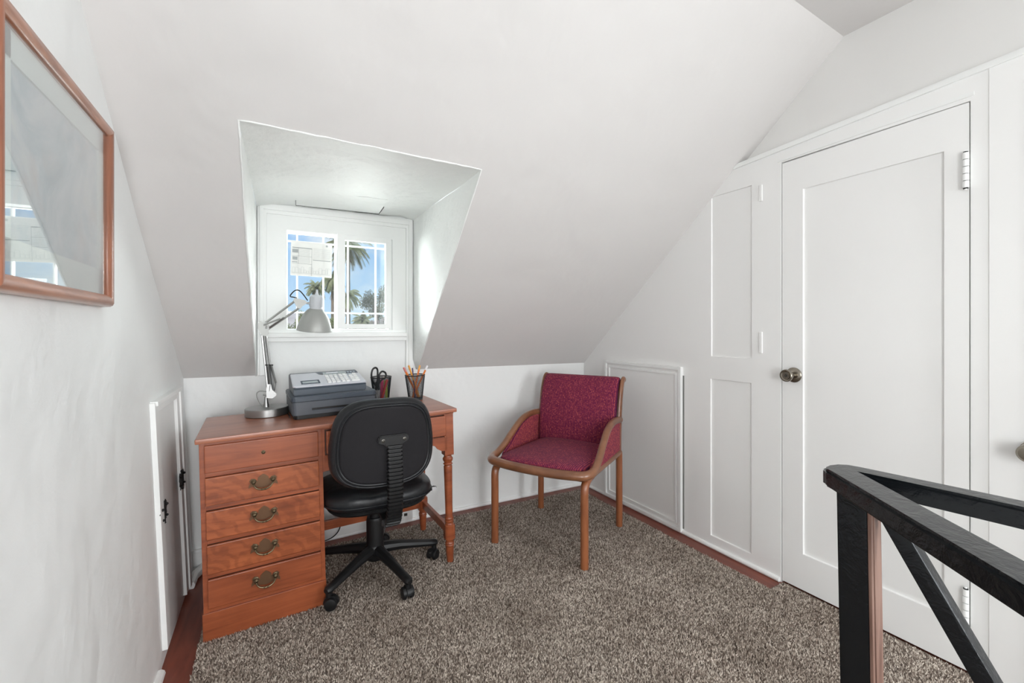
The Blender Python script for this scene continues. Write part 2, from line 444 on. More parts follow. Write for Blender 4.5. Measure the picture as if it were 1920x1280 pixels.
# carpet: backing slab + tufted pile
def carpet_poly_in(x, y): return True
CX0, CX1, CY0, CY1 = -0.245, 1.985, YR + 0.05, 2.612
carpet = thing('carpet', 'flecked grey-brown cut pile carpet covering the floor', 'carpet', (0, 0, 0))
mb = MB(); xs = frange(CX0 + .004, 0.8, 0.1) + [CX1 - 0.004]
vs_ = []; fs_ = []
for x in xs:
    z = floor_z(x); vs_ += [(x, CY0, z + 0.006), (x, CY1 - .004, z + 0.006), (x, CY0, z + 0.0005), (x, CY1 - .004, z + 0.0005)]
for i in range(len(xs) - 1):
    a = i * 4; b_ = a + 4
    fs_ += [(a, b_, b_+1, a+1), (a+2, a+3, b_+3, b_+2), (a, a+2, b_+2, b_), (a+1, b_+1, b_+3, a+3)]
fs_ += [(0, 1, 3, 2), (len(vs_)-4, len(vs_)-2, len(vs_)-1, len(vs_)-3)]
mb.vf(vs_, fs_)
mb.box(CX1 - 0.004, XR - 0.002, CY0, 1.205, 0.0005, 0.006)
mb.build('backing', M_BACKING, carpet, smooth=0)
rng = np.random.default_rng(3)
def tufts(x0, x1, y0, y1, step):
    nx = int((x1-x0)/step); ny = int((y1-y0)/step)
    gx, gy = np.meshgrid(np.arange(nx), np.arange(ny))
    x = x0 + (gx.ravel() + rng.random(nx*ny)) * step; y = y0 + (gy.ravel() + rng.random(nx*ny)) * step
    return np.stack([x, y], 1)
T = np.concatenate([tufts(CX0, CX1, 0.55, CY1, 0.0052), tufts(CX1, XR - 0.008, 0.3, 1.20, 0.0052), tufts(CX0, CX1, -0.4, 0.55, 0.011)])
n = len(T); h = rng.uniform(0.006, 0.011, n); r = rng.uniform(0.0026, 0.0042, n); r[T[:, 1] < 0.55] *= 1.6
lean = rng.normal(0, 0.0032, (n, 2)); ang = rng.uniform(0, 2*PI, n)
fz = -0.028 * np.clip((0.8 - T[:, 0]) / 1.05, 0, 1) + 0.0055
co = np.zeros((n, 4, 3))
for k in range(3):
    co[:, k, 0] = T[:, 0] + r * np.cos(ang + k*2*PI/3); co[:, k, 1] = T[:, 1] + r * np.sin(ang + k*2*PI/3); co[:, k, 2] = fz
co[:, 3, 0] = T[:, 0] + lean[:, 0]; co[:, 3, 1] = T[:, 1] + lean[:, 1]; co[:, 3, 2] = fz + h
tri = np.array([[0, 1, 3], [1, 2, 3], [2, 0, 3]])
idx = (np.arange(n)[:, None, None] * 4 + tri[None]).reshape(-1)
me = bpy.data.meshes.new('pile'); me.vertices.add(n*4); me.vertices.foreach_set('co', co.reshape(-1))
me.loops.add(len(idx)); me.loops.foreach_set('vertex_index', idx.astype(np.int32))
me.polygons.add(n*3); me.polygons.foreach_set('loop_start', np.arange(0, n*9, 3, dtype=np.int32))
me.update(); at = me.attributes.new('yarn', 'FLOAT', 'POINT')
yv = np.clip(rng.normal(0.5, 0.31, n), 0, 1); at.data.foreach_set('value', np.repeat(yv, 4).astype(np.float32))
me.materials.append(M_PILE)
pile = bpy.data.objects.new('pile', me); COL.objects.link(pile); pile.parent = carpet; pile['kind'] = 'stuff'

# left wall (leans slightly)
def slope_z(x, y): return knee_z(x) + k_at(x) * (YB - y)
us = [YR] + frange(-1.6, YB, 0.1); 
wl = MB(); cols = []
zs = [-0.06, 0.3, 0.6, 0.92, 1.3, 1.8, ZC + 0.05]
verts = []; faces = []
for y in us:
    for z in zs: verts.append((left_x(z), y, z))
nz = len(zs)
for i in range(len(us)-1):
    for j in range(nz-1):
        a = i*nz + j; faces.append((a, a+nz, a+nz+1, a+1))
off = len(verts); verts += [(left_x(z) - 0.10, y, z) for y in (YR, YB) for z in (-0.06, ZC + 0.05)]
faces += [(off, off+1, off+3, off+2)]
wl.vf(verts, faces); struct(wl.build('wall_left', M_WALL, smooth=60))

# knee wall and dormer window wall (back), with the window opening
WX0, WX1, WZ0, WZ1 = 0.072, 0.622, 1.178, 1.718
def back_d(u, v):
    if WX0 < u < WX1 and WZ0 < v < WZ1: return None
    if v > 0.955 and not (-0.09 < u < 0.80): return None
    return 0.0
mbk = relief('wall_back', lambda u, v, d: (u, YB + d, v), [-0.40, -0.0901, 0.8001, 2.2, WX0, WX1] + frange(-0.0901, 0.8001, 0.2), [-0.06, 0.3, 0.6, 0.955, WZ0, WZ1, 1.90], back_d, M_WALL, back=0.09)
struct(mbk)

# sloping ceiling with the dormer opening; cove against the left wall
DL = [(-0.073, YB, 0.936), (-0.090, 1.603, 1.817)]   # left edge, bottom to top
DR = [(0.797, YB, 0.930), (0.743, 1.626, 1.822)]
def dorm_x(side, z):
    a, b2 = (DL if side == 0 else DR); t = (z - a[2]) / (b2[2] - a[2]); t = min(1, max(0, t)); return a[0] + (b2[0] - a[0]) * t
def top_y(x): return YB - (ZC - knee_z(x)) / k_at(x)
tv = frange(0, 1, 1/24.)
def slope_pt(x, t, yb=None):
    y = YB + (top_y(x) - YB) * t; z = slope_z(x, y)
    dx = max(0, x + 0.40)
    z -= 0.075 * min(1, t * 2.2) * math.exp(-(dx / 0.085) ** 1.3)
    return (x, y, z)
t_head = (YB - 1.612) / (YB - top_y(0.3))
sl = MB(); verts = []; faces = []
# three strips: left of dormer, above dormer, right of dormer
def strip(xfun, tlist):
    base = len(verts); nx = None
    for t in tlist:
        row = xfun(t); nx = len(row)
        for x in row: verts.append(slope_pt(x, t))
    for i in range(len(tlist)-1):
        for j in range(nx-1):
            a = base + i*nx + j; faces.append((a, a+1, a+nx+1, a+nx))
tl_low = frange(0, t_head, t_head/14); tl_up = frange(t_head, 1, (1-t_head)/10)
def zt(t): return 0.93 + (ZC - 0.93) * t
LXS = [-0.46, -0.42, -0.395, -0.37, -0.345, -0.32, -0.29, -0.25, -0.20, -0.14]
strip(lambda t: LXS + [dorm_x(0, zt(t))], tl_low)
strip(lambda t: [dorm_x(1, zt(t))] + [0.9, 1.1, 1.3, 1.5, 1.7, 1.9, 2.0, 2.09, 2.16], tl_low)
strip(lambda t: LXS + [dorm_x(0, 9)] + [0.1, 0.3, 0.5, dorm_x(1, 9)] + [0.9, 1.1, 1.3, 1.5, 1.7, 1.9, 2.0, 2.09, 2.16], tl_up)
sl.vf(verts, faces); bmesh.ops.remove_doubles(sl.bm, verts=sl.bm.verts[:], dist=0.0008)
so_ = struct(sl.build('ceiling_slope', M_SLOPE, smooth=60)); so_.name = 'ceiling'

# flat ceiling
fc = MB(); xs = [-0.5, 0, 0.6, 1.2, 1.8, 2.16]
fc.vf([(x, top_y(x) + 0.0, ZC) for x in xs] + [(x, YR - 0.05, ZC) for x in xs] + [(x, top_y(x) + 0.05, ZC + .08) for x in xs] + [(x, YR - 0.05, ZC + .08) for x in xs],
      [(i, i+1, i+7, i+6) for i in range(5)] + [(i+12, i+18, i+19, i+13) for i in range(5)] + [(i+6, i+7, i+19, i+18) for i in range(5)])
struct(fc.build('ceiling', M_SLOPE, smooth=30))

# dormer: two cheeks and its little ceiling, wavy hand-trowelled edges
def wob(p, a=0.004):
    s_ = math.sin(p[0]*31 + p[1]*17) * math.cos(p[1]*23 + p[2]*29) ; return a * s_
TLp = Vector(slope_pt(DL[1][0], t_head)); TRp = Vector(slope_pt(DR[1][0], t_head))
BLT = Vector((-0.070, YB, 1.845)); BRT = Vector((0.768, YB, 1.868))
dc = MB(); N1 = 14; verts = []; faces = []
for i in range(N1 + 1):
    for j in range(N1 + 1):
        a = i / N1; c = j / N1
        p = (TLp.lerp(TRp, a)).lerp(BLT.lerp(BRT, a), c)
        edge = min(a, 1 - a); p.z += -0.018 * math.exp(-(edge/0.05)**1.2) * min(1, c * 4) + 0.010 * math.sin(PI * c)
        if 0 < j: p.z += wob(p, 0.003)
        verts.append(p)
for i in range(N1):
    for j in range(N1):
        a = i*(N1+1) + j; faces.append((a, a+1, a+N1+2, a+N1+1))
dc.vf(verts, faces); struct(dc.build('ceiling', M_DORMER, smooth=60), 'rough white dormer ceiling')
for side, nm in ((0, 'wall_dormer_left'), (1, 'wall_dormer_right')):
    ck = MB(); verts = []; faces = []; N2 = 14
    top_f = TLp if side == 0 else TRp; top_b = (BLT if side == 0 else BRT).copy(); bx = -0.070 if side == 0 else 0.768
    for i in range(N2 + 1):
        t = t_head * i / N2
        f = Vector(slope_pt(dorm_x(side, zt(t)), t)); bk = Vector((f.x + (bx - f.x) * (1 if i else 0.4), YB, f.z + (top_b.z - top_f.z) * i / N2))
        for j in range(N2 + 1):
            p = f.lerp(bk, j / N2)
            if j: p.x += wob(p, 0.0025)
            verts.append(p)
    for i in range(N2):
        for j in range(N2):
            a = i*(N2+1) + j; faces.append((a, a+1, a+N2+2, a+N2+1))
    ck.vf(verts, faces); struct(ck.build(nm, M_DORMER, smooth=60))

# hand-rounded plaster arris around the dormer opening
be = MB(); bp = []
for i in range(25): t = t_head * i / 24; p = Vector(slope_pt(dorm_x(0, zt(t)), t)); bp.append(p)
for i in range(1, 30): p = TLp.lerp(TRp, i / 30); bp.append(Vector(slope_pt(p.x, t_head)))
for i in range(25): t = t_head * (24 - i) / 24; p = Vector(slope_pt(dorm_x(1, zt(t)), t)); bp.append(p)
rb_ = random.Random(9); bp = [p + Vector((rb_.uniform(-1, 1), rb_.uniform(-1, 1), rb_.uniform(-1, 1))) * 0.0012 for p in bp]
be.tube(bp, [0.0030 + rb_.uniform(-0.0008, 0.0010) for p in bp], 8, up=(0, 1, 1))
struct(be.build('trim_3', M_DORMER, smooth=80), 'rounded plaster edge around the dormer opening')

# access hatch in the dormer ceiling
ht = struct(bpy.data.objects.new('door_6', None), 'white painted hatch in the dormer ceiling'); COL.objects.link(ht); ht.location = (0, 0, 0)
mb = MB(); 
P0 = [(0.100, 2.372), (0.115, 2.645), (0.543, 2.613), (0.532, 2.342)]
mb.vf([(x, y, 1.8505 + (0.004 if i in (0, 3) else -0.004)) for i, (x, y) in enumerate(P0)] + [(x, y, 1.875) for x, y in P0], [(0,1,2,3),(7,6,5,4),(0,4,5,1),(1,5,6,2),(2,6,7,3),(3,7,4,0)])
mb.build('panel', M_DORMER, ht, smooth=0)
mb = MB()
mb.tube([(0.1145, 2.648, 1.8475), (0.5455, 2.616, 1.8475)], (0.0022, 0.003), 4)
mb.tube([(0.546, 2.616, 1.8475), (0.541, 2.47, 1.8495)], (0.002, 0.003), 4)
mb.tube([(0.1145, 2.648, 1.8475), (0.110, 2.56, 1.8495)], (0.0012, 0.0025), 4)
mb.build('gap', M_KNOBGAP, ht, smooth=0)

# right wall: flush boards, door opening, cupboard door panels
def right_pt(u, v, d): return (XR + d, u, v)
DY0, DY1, DZ1 = 0.580, 1.216, 1.957
PAN = [(1.362, 1.590, 1.035, 1.893), (1.364, 1.594, 0.066, 0.912)]
def ztop(y): return 2.004 + (1.451 - y) * (2.050 - 2.004) / (1.451 - 0.457)
def right_d(u, v):
    if DY0 < u < DY1 and v < DZ1: return None
    if v > 2.0101 and u > -0.2: return None
    if -1.45 < u < -0.25 and 0.72 < v < 2.19: return None  # opening cut for the added side window
    for a, b2, c, d in PAN:
        if a < u < b2 and c < v < d: return 0.008
    if u < 0.535: return -0.003
    return 0.0
def right_fn(u, v, d):
    if 2.0 < v < 2.1:
        v = ztop(u)
    return (XR + d, u, v)
wr = relief('wall_right', right_fn, [YR, -1.45, -0.25, -0.2, 0.0, 0.535, DY0, DY1, 1.40, YB + 0.05] + [p[0] for p in PAN] + [p[1] for p in PAN],
            [-0.06, 0.72, DZ1, 2.01, 2.19, ZC + 0.05] + [p[2] for p in PAN] + [p[3] for p in PAN], right_d, M_PANEL, back=0.045, bev=0.0018)
struct(wr)
# upper right wall, set back behind the ledge
up = MB(); up.box(XR + 0.04, XR + 0.09, -0.2, 1.75, 1.9, ZC + 0.05)
struct(up.build('wall_right', M_UPPER, smooth=30), 'upper right wall set back above the picture rail')
# rail trim with ledge
tr_ = MB(); n_ = 12; ys = frange(YR, 1.455, 0.3)
ring = [(-0.010, -0.004), (-0.010, 0.012), (-0.006, 0.019), (0.05, 0.019), (0.05, -0.004)]
verts = []; faces = []
for y in ys:
    for (dx, dz) in ring: verts.append((XR + dx, y, ztop(y) + dz))
for i in range(len(ys)-1):
    for j in range(5):
        k = (j+1) % 5; faces.append((i*5+j, i*5+k, i*5+5+k, i*5+5+j))
faces += [(0,1,2,3,4), tuple(len(verts)-1-i for i in range(5))]
tr_.vf(verts, faces); struct(tr_.build('trim_1', M_TRIM, smooth=30))
# head casing over the door, sagging a little
hd = MB(); hd.vf([(XR-0.004, 1.23, 1.962),(XR-0.004, 0.57, 1.972),(XR-0.004, 0.57, 1.985),(XR-0.004, 1.23, 1.968),(XR+0.02, 1.23, 1.962),(XR+0.02, 0.57, 1.972),(XR+0.02, 0.57, 1.985),(XR+0.02, 1.23, 1.968)],
     [(0,1,2,3),(4,7,6,5),(0,4,5,1),(1,5,6,2),(2,6,7,3),(3,7,4,0)]); struct(hd.build('trim_2', M_TRIM, smooth=0))
# closet behind the door gap
vd = MB(); vd.box(XR + 0.045, XR + 0.06, 0.5, 1.3, -0.06, 2.0); struct(vd.build('wall_closet', M_VOID, smooth=0))

# the door
d1 = struct(bpy.data.objects.new('door_1', None), 'white one-panel closet door with a nickel knob'); COL.objects.link(d1); d1.location = (XR, 0.9, 0)
def local(fn, o): 
    return lambda u, v, d: tuple(Vector(fn(u, v, d)) - Vector(o))
a0, a1, c0, c1 = 0.648, 1.120, 0.173, 1.809
def door_d(u, v): return 0.009 if (a0 < u < a1 and c0 < v < c1) else 0.0
def door_fn(u, v, d): return (0.001 + d, u - 0.9, v + (0.003 if (v > 1.9 and u < 0.7) else 0) )
sd = relief('slab', door_fn, [DY0 + 0.003, a0, a1, DY1 - 0.004], [0.012, c0, c1, 1.951], door_d, M_PANEL, parent=d1, bev=0.0016)
mm = sd.modifiers.new('solid', 'SOLIDIFY'); mm.thickness = 0.03; mm.offset = 1
def lathe_x(prof, cy, cz, x0, parent, name, m, seg=28):
    # profile (radius, distance into the room) about a horizontal axis
    b_ = MB(); Mx = Matrix.Translation((x0, cy, cz)) @ Matrix.Rotation(R(-90), 4, 'Y'); b_.lathe(prof, seg, Mx); return b_.build(name, m, parent, smooth=35)
KY, KZ = 1.158 - 0.9, 0.972
lathe_x([(0.034, 0), (0.034, 0.004), (0.030, 0.008), (0.018, 0.011), (0.0, 0.011)], KY, KZ, 0, d1, 'rosette', M_KNOB)
kb = lathe_x([(0.013, 0.010), (0.013, 0.024), (0.018, 0.030), (0.020, 0.040), (0.026, 0.052), (0.028, 0.060), (0.027, 0.066), (0.0245, 0.068), (0.0235, 0.064), (0.018, 0.062), (0.0165, 0.065), (0.006, 0.065), (0.005, 0.062), (0, 0.062)], KY, KZ, 0, d1, 'knob', M_KNOB)
lathe_x([(0, 0.0655), (0.0045, 0.0655), (0.0045, 0.066), (0, 0.066)], KY, KZ, 0, kb, 'keyhole', M_KNOBDARK)
def hinge(parent, y, z0, z1, x, m=M_TRIM):
    b_ = MB(); nk = 5; hh = (z1 - z0 - 0.012) / nk
    for i in range(nk): b_.cyl((x, y, z0 + 0.006 + i*hh + 0.0010), (x, y, z0 + 0.006 + (i+1)*hh - 0.0010), 0.0085, seg=14)
    b_.cyl((x, y, z0), (x, y, z0 + 0.006), 0.003, 0.0055, 10); b_.cyl((x, y, z1 - 0.006), (x, y, z1), 0.0055, 0.003, 10)
    b_.box(x + 0.003, x + 0.0115, y - 0.004, y + 0.006, z0 + 0.008, z1 - 0.008)
    o = b_.build('hinge', m, parent, smooth=30)
    c_ = MB(); c_.cyl((x, y, z0 + 0.003), (x, y, z1 - 0.003), 0.0066, seg=12); c_.build('hinge_pin', M_KNOBGAP, o)
    return o
hinge(d1, 0.588 - 0.9, 1.655, 1.788, -0.011); hinge(d1, 0.589 - 0.9, 0.17, 0.30, -0.008)

# cupboard door remains: two painted-over hinge knuckles
d2 = struct(bpy.data.objects.new('door_2', None), 'painted-shut cupboard door panels beside the closet door'); COL.objects.link(d2); d2.location = (XR, 1.313, 0)
for z0, z1 in ((1.802, 1.880), (1.063, 1.167)):
    b_ = MB(); b_.box(-0.006, 0.002, -0.008, 0.008, z0, z1, bev=0.003); b_.build('hinge', M_PANEL, d2)

# access panel low on the right wall
d3 = struct(bpy.data.objects.new('door_3', None), 'small white access panel with moulded frame low on the right wall'); COL.objects.link(d3); d3.location = (XR, 0, 0)
py0, py1, pz0, pz1 = 1.776, 2.444, 0.010, 0.962
b_ = MB(); b_.box(-0.010, 0.0, py0, py1, pz0, pz1, bev=0.002); b_.build('panel', M_PANEL, d3)
b_ = MB()
for (off_, w_, hgt) in ((0.0, 0.020, 0.012), (0.036, 0.014, 0.007)):
    y0, y1, z0, z1 = py0 + off_, py1 - off_, pz0 + off_, pz1 - off_
    for q in ((y0 + w_ - .002, y1 - w_ + .002, z0, z0 + w_), (y0 + w_ - .002, y1 - w_ + .002, z1 - w_, z1)):
        b_.box(-0.0095 - hgt, -0.008, *q, bev=0.0030)
    for q in ((y0, y0 + w_, z0, z1), (y1 - w_, y1, z0, z1)):
        b_.box(-0.010 - hgt, -0.0085, *q, bev=0.0030)
b_.build('moulding', M_TRIM, d3)
b_ = MB(); b_.box(-0.004, 0.0005, py0 - 0.007, py0 + 0.002, 0.03, pz1 - 0.05); b_.build('gap', M_VOID, d3, smooth=0)

# left access door with butterfly hinges
XL = -0.345
d4 = struct(bpy.data.objects.new('door_4', None), 'small white access door in the left wall with black butterfly hinges'); COL.objects.link(d4); d4.location = (XL, 0, 0)
d4.rotation_euler = (0, R(-2.4), 0)
b_ = MB()
fy0, fy1, fz1 = 2.005, 2.50, 0.915
for q in ((fy0, fy0 + 0.060, 0.018, fz1), (fy1 - 0.085, fy1, 0.0, fz1)): b_.box(-0.02, 0.016, *q, bev=0.004)
b_.box(-0.019, 0.0152, fy0 + 0.058, fy1 - 0.083, fz1 - 0.04, fz1 - 0.001, bev=0.004)
b_.box(-0.018, 0.023, fy1 - 0.035, fy1 - 0.001, 0.002, fz1 - 0.010, bev=0.004)
b_.box(-0.018, 0.0235, fy0 + 0.01, fy1 - 0.0005, fz1 - 0.014, fz1 + 0.004, bev=0.004)
b_.build('frame', M_TRIM, d4)
b_ = MB(); b_.box(-0.02, 0.004, fy0 + 0.064, fy1 - 0.089, 0.01, fz1 - 0.045, bev=0.0015); b_.build('panel', M_TRIM, d4)
b_ = MB(); b_.box(-0.022, -0.008, fy0 + 0.055, fy1 - 0.08, 0.0, fz1 - 0.03); b_.build('gap', M_VOID, d4, smooth=0)
def butterfly(y, z, x):
    b_ = MB()
    wing = [(0.002, -0.006), (0.012, -0.030), (0.024, -0.034), (0.022, -0.022), (0.031, -0.014), (0.027, -0.002), (0.034, 0.008), (0.031, 0.026), (0.022, 0.036), (0.016, 0.026), (0.009, 0.030), (0.006, 0.014), (0.002, 0.008)]
    for s_ in (1, -1):
        b_.prism([(s_*u*1.7 + y, w*1.05 + z) for u, w in wing], 'x', x, x + 0.0025)
    b_.cyl((x + 0.003, y, z - 0.034), (x + 0.003, y, z + 0.034), 0.0042, seg=10)
    b_.ball((x + 0.003, y, z + 0.038), 0.006, seg=8, rings=6); b_.ball((x + 0.003, y, z - 0.038), 0.005, seg=8, rings=6)
    for s_ in (1, -1):
        b_.ball((x + 0.006, y + s_*0.036, z + 0.020), 0.0055, seg=8, rings=5); b_.ball((x + 0.006, y + s_*0.030, z - 0.020), 0.0050, seg=8, rings=5)
    return b_
butterfly(2.452 - 0.035, 0.515, 0.016).build('hinge', M_BLACKIRON, d4, smooth=30)
butterfly(2.062, 0.500, 0.012).build('latch', M_BLACKIRON, d4, smooth=30)

# edge door at the far right with its knob just entering the view
d5 = struct(bpy.data.objects.new('door_5', None), 'white door at the right edge, only its knob in view'); COL.objects.link(d5); d5.location = (XR, 0, 0)
b_ = MB(); b_.box(-0.006, 0.03, -0.36, 0.449, 0.018, 1.96, bev=0.002); b_.build('slab', M_PANEL, d5)
lathe_x([(0.032, 0), (0.032, 0.005), (0.014, 0.010), (0.013, 0.022), (0.022, 0.034), (0.028, 0.046), (0.027, 0.060), (0.02, 0.068), (0, 0.070)], 0.434, 0.800, -0.006, d5, 'knob', M_KNOB)

# rear wall with two window openings invented for the fill lamps, behind the camera
def rear_d(u, v): return None if ((-0.33 < u < 0.13 or 1.60 < u < 2.0) and 0.36 < v < 1.84) else 0.0
struct(relief('wall_rear', lambda u, v, d: (u, YR + d, v), [-0.5, -0.33, 0.13, 1.60, 2.0, 2.2], [-0.06, 0.36, 1.84, ZC + 0.05], rear_d, M_WALL, back=-0.08))
for nm, u0, u1 in (('added_window_2', -0.33, 0.13), ('added_window_3', 1.60, 2.0)):
    b_ = MB()
    for q in ((u0 - 0.05, u0, 0.31, 1.89), (u1, u1 + 0.05, 0.31, 1.89)): b_.box(q[0], q[1], YR - 0.02, YR + 0.015, q[2], q[3], bev=0.003)
    for q in ((0.31, 0.36), (1.84, 1.89)): b_.box(u0, u1, YR - 0.02, YR + 0.014, q[0], q[1], bev=0.003)
    struct(b_.build(nm, M_TRIM), 'narrow added window for a fill lamp, unseen behind the viewer')
w2 = struct(bpy.data.objects.new('added_window_1', None), 'added unseen window for the side fill lamp, right wall behind the viewer'); COL.objects.link(w2); w2.location = (XR, -0.85, 0.72)
w2.rotation_euler = (0, 0, R(90)); w2.scale = (0.62, 1, 1)  # side window invented to frame the fill lamp outside it
b_ = MB()
for q in ((-1.0, -0.93, -0.03, 1.49), (0.93, 1.0, -0.03, 1.49), (-0.02, 0.02, 0, 1.46)): b_.box(q[0], q[1], -0.05, 0.015, q[2], q[3], bev=0.003)
for q in ((-0.03, 0.04), (1.42, 1.49)): b_.box(-1.0, 1.0, -0.05, 0.02, q[0], q[1], bev=0.003)
b_.build('added_frame', M_TRIM, w2)

# baseboards
b_ = MB()
zb = lambda x: floor_z(x)
b_.tube([(-0.36, YB - 0.004, zb(-.36) + 0.008), (0.2, YB - 0.004, zb(.2) + 0.008), (0.8, YB - 0.004, 0.008), (2.09, YB - 0.004, 0.008)], (0.012, 0.012), 10)
b_.box(-0.36, 0.66, YB - 0.012, YB, 0.0, 0.080, bev=0.003)
b_.box(-0.36, 0.66, YB - 0.020, YB, 0.066, 0.082, bev=0.004)
struct(b_.build('baseboard_back', M_TRIM))
b_ = MB(); b_.tube([(-0.340, 1.93, -0.015), (-0.342, YR, -0.015)], (0.016, 0.016), 10)
b_.tube([(-0.335, 2.52, -0.012), (-0.33, 2.60, -0.008), (-0.30, 2.67, -0.006), (-0.24, 2.695, -0.004)], (0.022, 0.022), 10)
struct(b_.build('baseboard_left', M_TRIM))
b_ = MB(); b_.tube([(XR - 0.003, 2.69, 0.008), (XR - 0.003, 1.222, 0.010)], (0.012, 0.012), 10)
struct(b_.build('baseboard_right', M_TRIM))

# phone jack block on the back wall low under the desk
pj = thing('wall_socket', 'small white socket block at floor level behind the desk leg', 'socket', (0.715, YB - 0.001, 0.055))
b_ = MB(); b_.box(-0.045, 0.045, -0.028, -0.0005, -0.036, 0.036, bev=0.004); b_.build('housing', M_TRIM, pj)
b_ = MB(); b_.box(-0.010, 0.010, -0.031, -0.027, -0.008, 0.008, bev=0.001); b_.build('port', M_KNOBDARK, pj)

# ================================================================== dormer window
w1 = struct(bpy.data.objects.new('window_1', None), 'small white sliding window with narrow glazing bars in the dormer'); COL.objects.link(w1)
w1.location = (0.347, YB, 1.178)
ox, oz = 0.347, 1.178
b_ = MB()
def fr(b_, x0, x1, z0, z1, w, y0, y1, bev=0.003, ws=None):
    l, r_, bt, tp = ws or (w, w, w, w)
    b_.box(x0-ox, x0+l-ox, y0, y1, z0-oz, z1-oz, bev=bev); b_.box(x1-r_-ox, x1-ox, y0, y1, z0-oz, z1-oz, bev=bev)
    if tp: b_.box(x0+l-.002-ox, x1-r_+.002-ox, y0+.0008, y1-.0008, z1-tp-oz, z1-.0006-oz, bev=bev)
    if bt: b_.box(x0+l-.002-ox, x1-r_+.002-ox, y0+.0008, y1-.0008, z0+.0006-oz, z0+bt-oz, bev=bev)
# stepped outer casing
fr(b_, -0.066, 0.764, 0.935, 1.856, 0.04, -0.016, 0.0, ws=(0.042, 0.042, 0, 0.060))
fr(b_, -0.056, 0.754, 0.935, 1.846, 0.04, -0.024, -0.012, ws=(0.018, 0.018, 0, 0.030))
b_.build('casing', M_TRIM, w1)
b_ = MB()
b_.box(-0.024-ox, WX0-ox, -0.008, 0.0, 1.13-oz, 1.80-oz, bev=0.002); b_.box(0.640-ox, 0.722-ox, -0.008, 0.0, 1.13-oz, 1.80-oz, bev=0.002)
b_.box(0.071-ox, 0.641-ox, -0.008, 0.0, WZ1-oz, 1.80-oz, bev=0.002)
b_.build('inner_board', M_TRIM, w1)
b_ = MB(); b_.box(-0.022-ox, 0.724-ox, -0.034, 0.0, 1.135-oz, 1.160-oz, bev=0.005)
b_.box(-0.022-ox, 0.724-ox, -0.020, 0.0, 1.112-oz, 1.138-oz, bev=0.004); b_.box(-0.022-ox, 0.724-ox, -0.010, 0.0, 1.158-oz, 1.176-oz, bev=0.003)
b_.build('window_sill', M_TRIM, w1)
# inner sliding sash on the right half
sash = MB()
fr(sash, 0.327, 0.630, 1.184, 1.722, 0.05, -0.022, 0.014, ws=(0.042, 0.032, 0.026, 0.032))
sash = sash.build('sash', M_TRIM, w1)
b_ = MB(); b_.box(0.365-ox, 0.60-ox, -0.002, 0.000, 1.205-oz, 1.695-oz); b_.build('pane', M_GLASS, sash, smooth=0)
# fixed outer glazing with narrow bars
og = MB(); fr(og, 0.060, 0.64, 1.165, 1.735, 0.02, 0.05, 0.075, ws=(0.018, 0.02, 0.018, 0.022))
og.box(0.322-ox, 0.352-ox, 0.045, 0.078, 1.17-oz, 1.73-oz, bev=0.003)
for x in (0.126, 0.262, 0.396, 0.555): og.box(x-0.0045-ox, x+0.0045-ox, 0.054, 0.070, 1.17-oz, 1.73-oz, bev=0.002)
for z in (1.275, 1.672): og.box(0.066-ox, 0.634-ox, 0.055, 0.069, z-0.0045-oz, z+0.0045-oz, bev=0.002)
og = og.build('outer_sash', M_TRIM, w1)
b_ = MB(); b_.box(0.066-ox, 0.634-ox, 0.061, 0.063, 1.17-oz, 1.73-oz); b_.build('pane', M_GLASS, og, smooth=0)

# printed sheet taped inside the left light
pp = thing('window_notice', 'white printed sheet taped to the left window pane', 'paper', (0.2, YB + 0.0535, 1.575), (0, R(1.2), 0))
b_ = MB(); b_.box(-0.107, 0.107, -0.0006, 0.0006, -0.096, 0.096); b_.build('sheet', M_PAPER, pp, smooth=0)
b_ = MB(); F = -0.0014
def ln(b_, x0, x1, z0, z1): b_.box(x0, x1, F, -0.0007, z0, z1)
ln(b_, -0.100, 0.0, 0.058, 0.063); ln(b_, -0.100, -0.070, 0.033, 0.052); ln(b_, -0.098, -0.073, -0.008, 0.010); ln(b_, -0.100, 0.0, 0.014, 0.0155); ln(b_, -0.100, 0.0, -0.028, -0.0265)
ln(b_, -0.0005, 0.0010, -0.092, 0.063); ln(b_, -0.100, -0.073, -0.022, -0.018); ln(b_, 0.006, 0.100, -0.004, 0.000); ln(b_, -0.068, -0.0665, -0.026, 0.057)
b_.build('print', M_INK, pp, smooth=0)
b_ = MB()
for i in range(9): ln(b_, 0.008, 0.098, 0.062 - i*0.0068, 0.0632 - i*0.0068)
for i in range(5): ln(b_, -0.062, -0.008, 0.050 - i*0.0072, 0.0515 - i*0.0072); ln(b_, -0.062, -0.008, 0.006 - i*0.0064, 0.0073 - i*0.0064)
rr = random.Random(5); x = -0.098
while x < 0.095:
    w_ = rr.uniform(0.006, 0.016); hh = rr.uniform(0.010, 0.034); z0 = -0.078
    for (a, c, e, g) in ((x, x + 0.0012, z0, z0 + hh), (x + w_, x + w_ + 0.0012, z0, z0 + hh), (x, x + w_, z0 + hh, z0 + hh + 0.0012)): ln(b_, a, c, e, g)
    x += w_ + rr.uniform(0.001, 0.004)
ln(b_, -0.100, 0.100, -0.084, -0.0828); ln(b_, -0.100, 0.100, -0.0795, -0.0783)
b_.build('print', M_INKLIGHT, pp, smooth=0)
b_ = MB(); b_.lathe([(0, 0), (0.006, 0), (0.006, 0.0015), (0, 0.0015)], 16, Matrix.Translation((0.078, -0.0008, 0.084)) @ Matrix.Rotation(R(90), 4, 'X')); b_.build('tack', M_INK, pp)

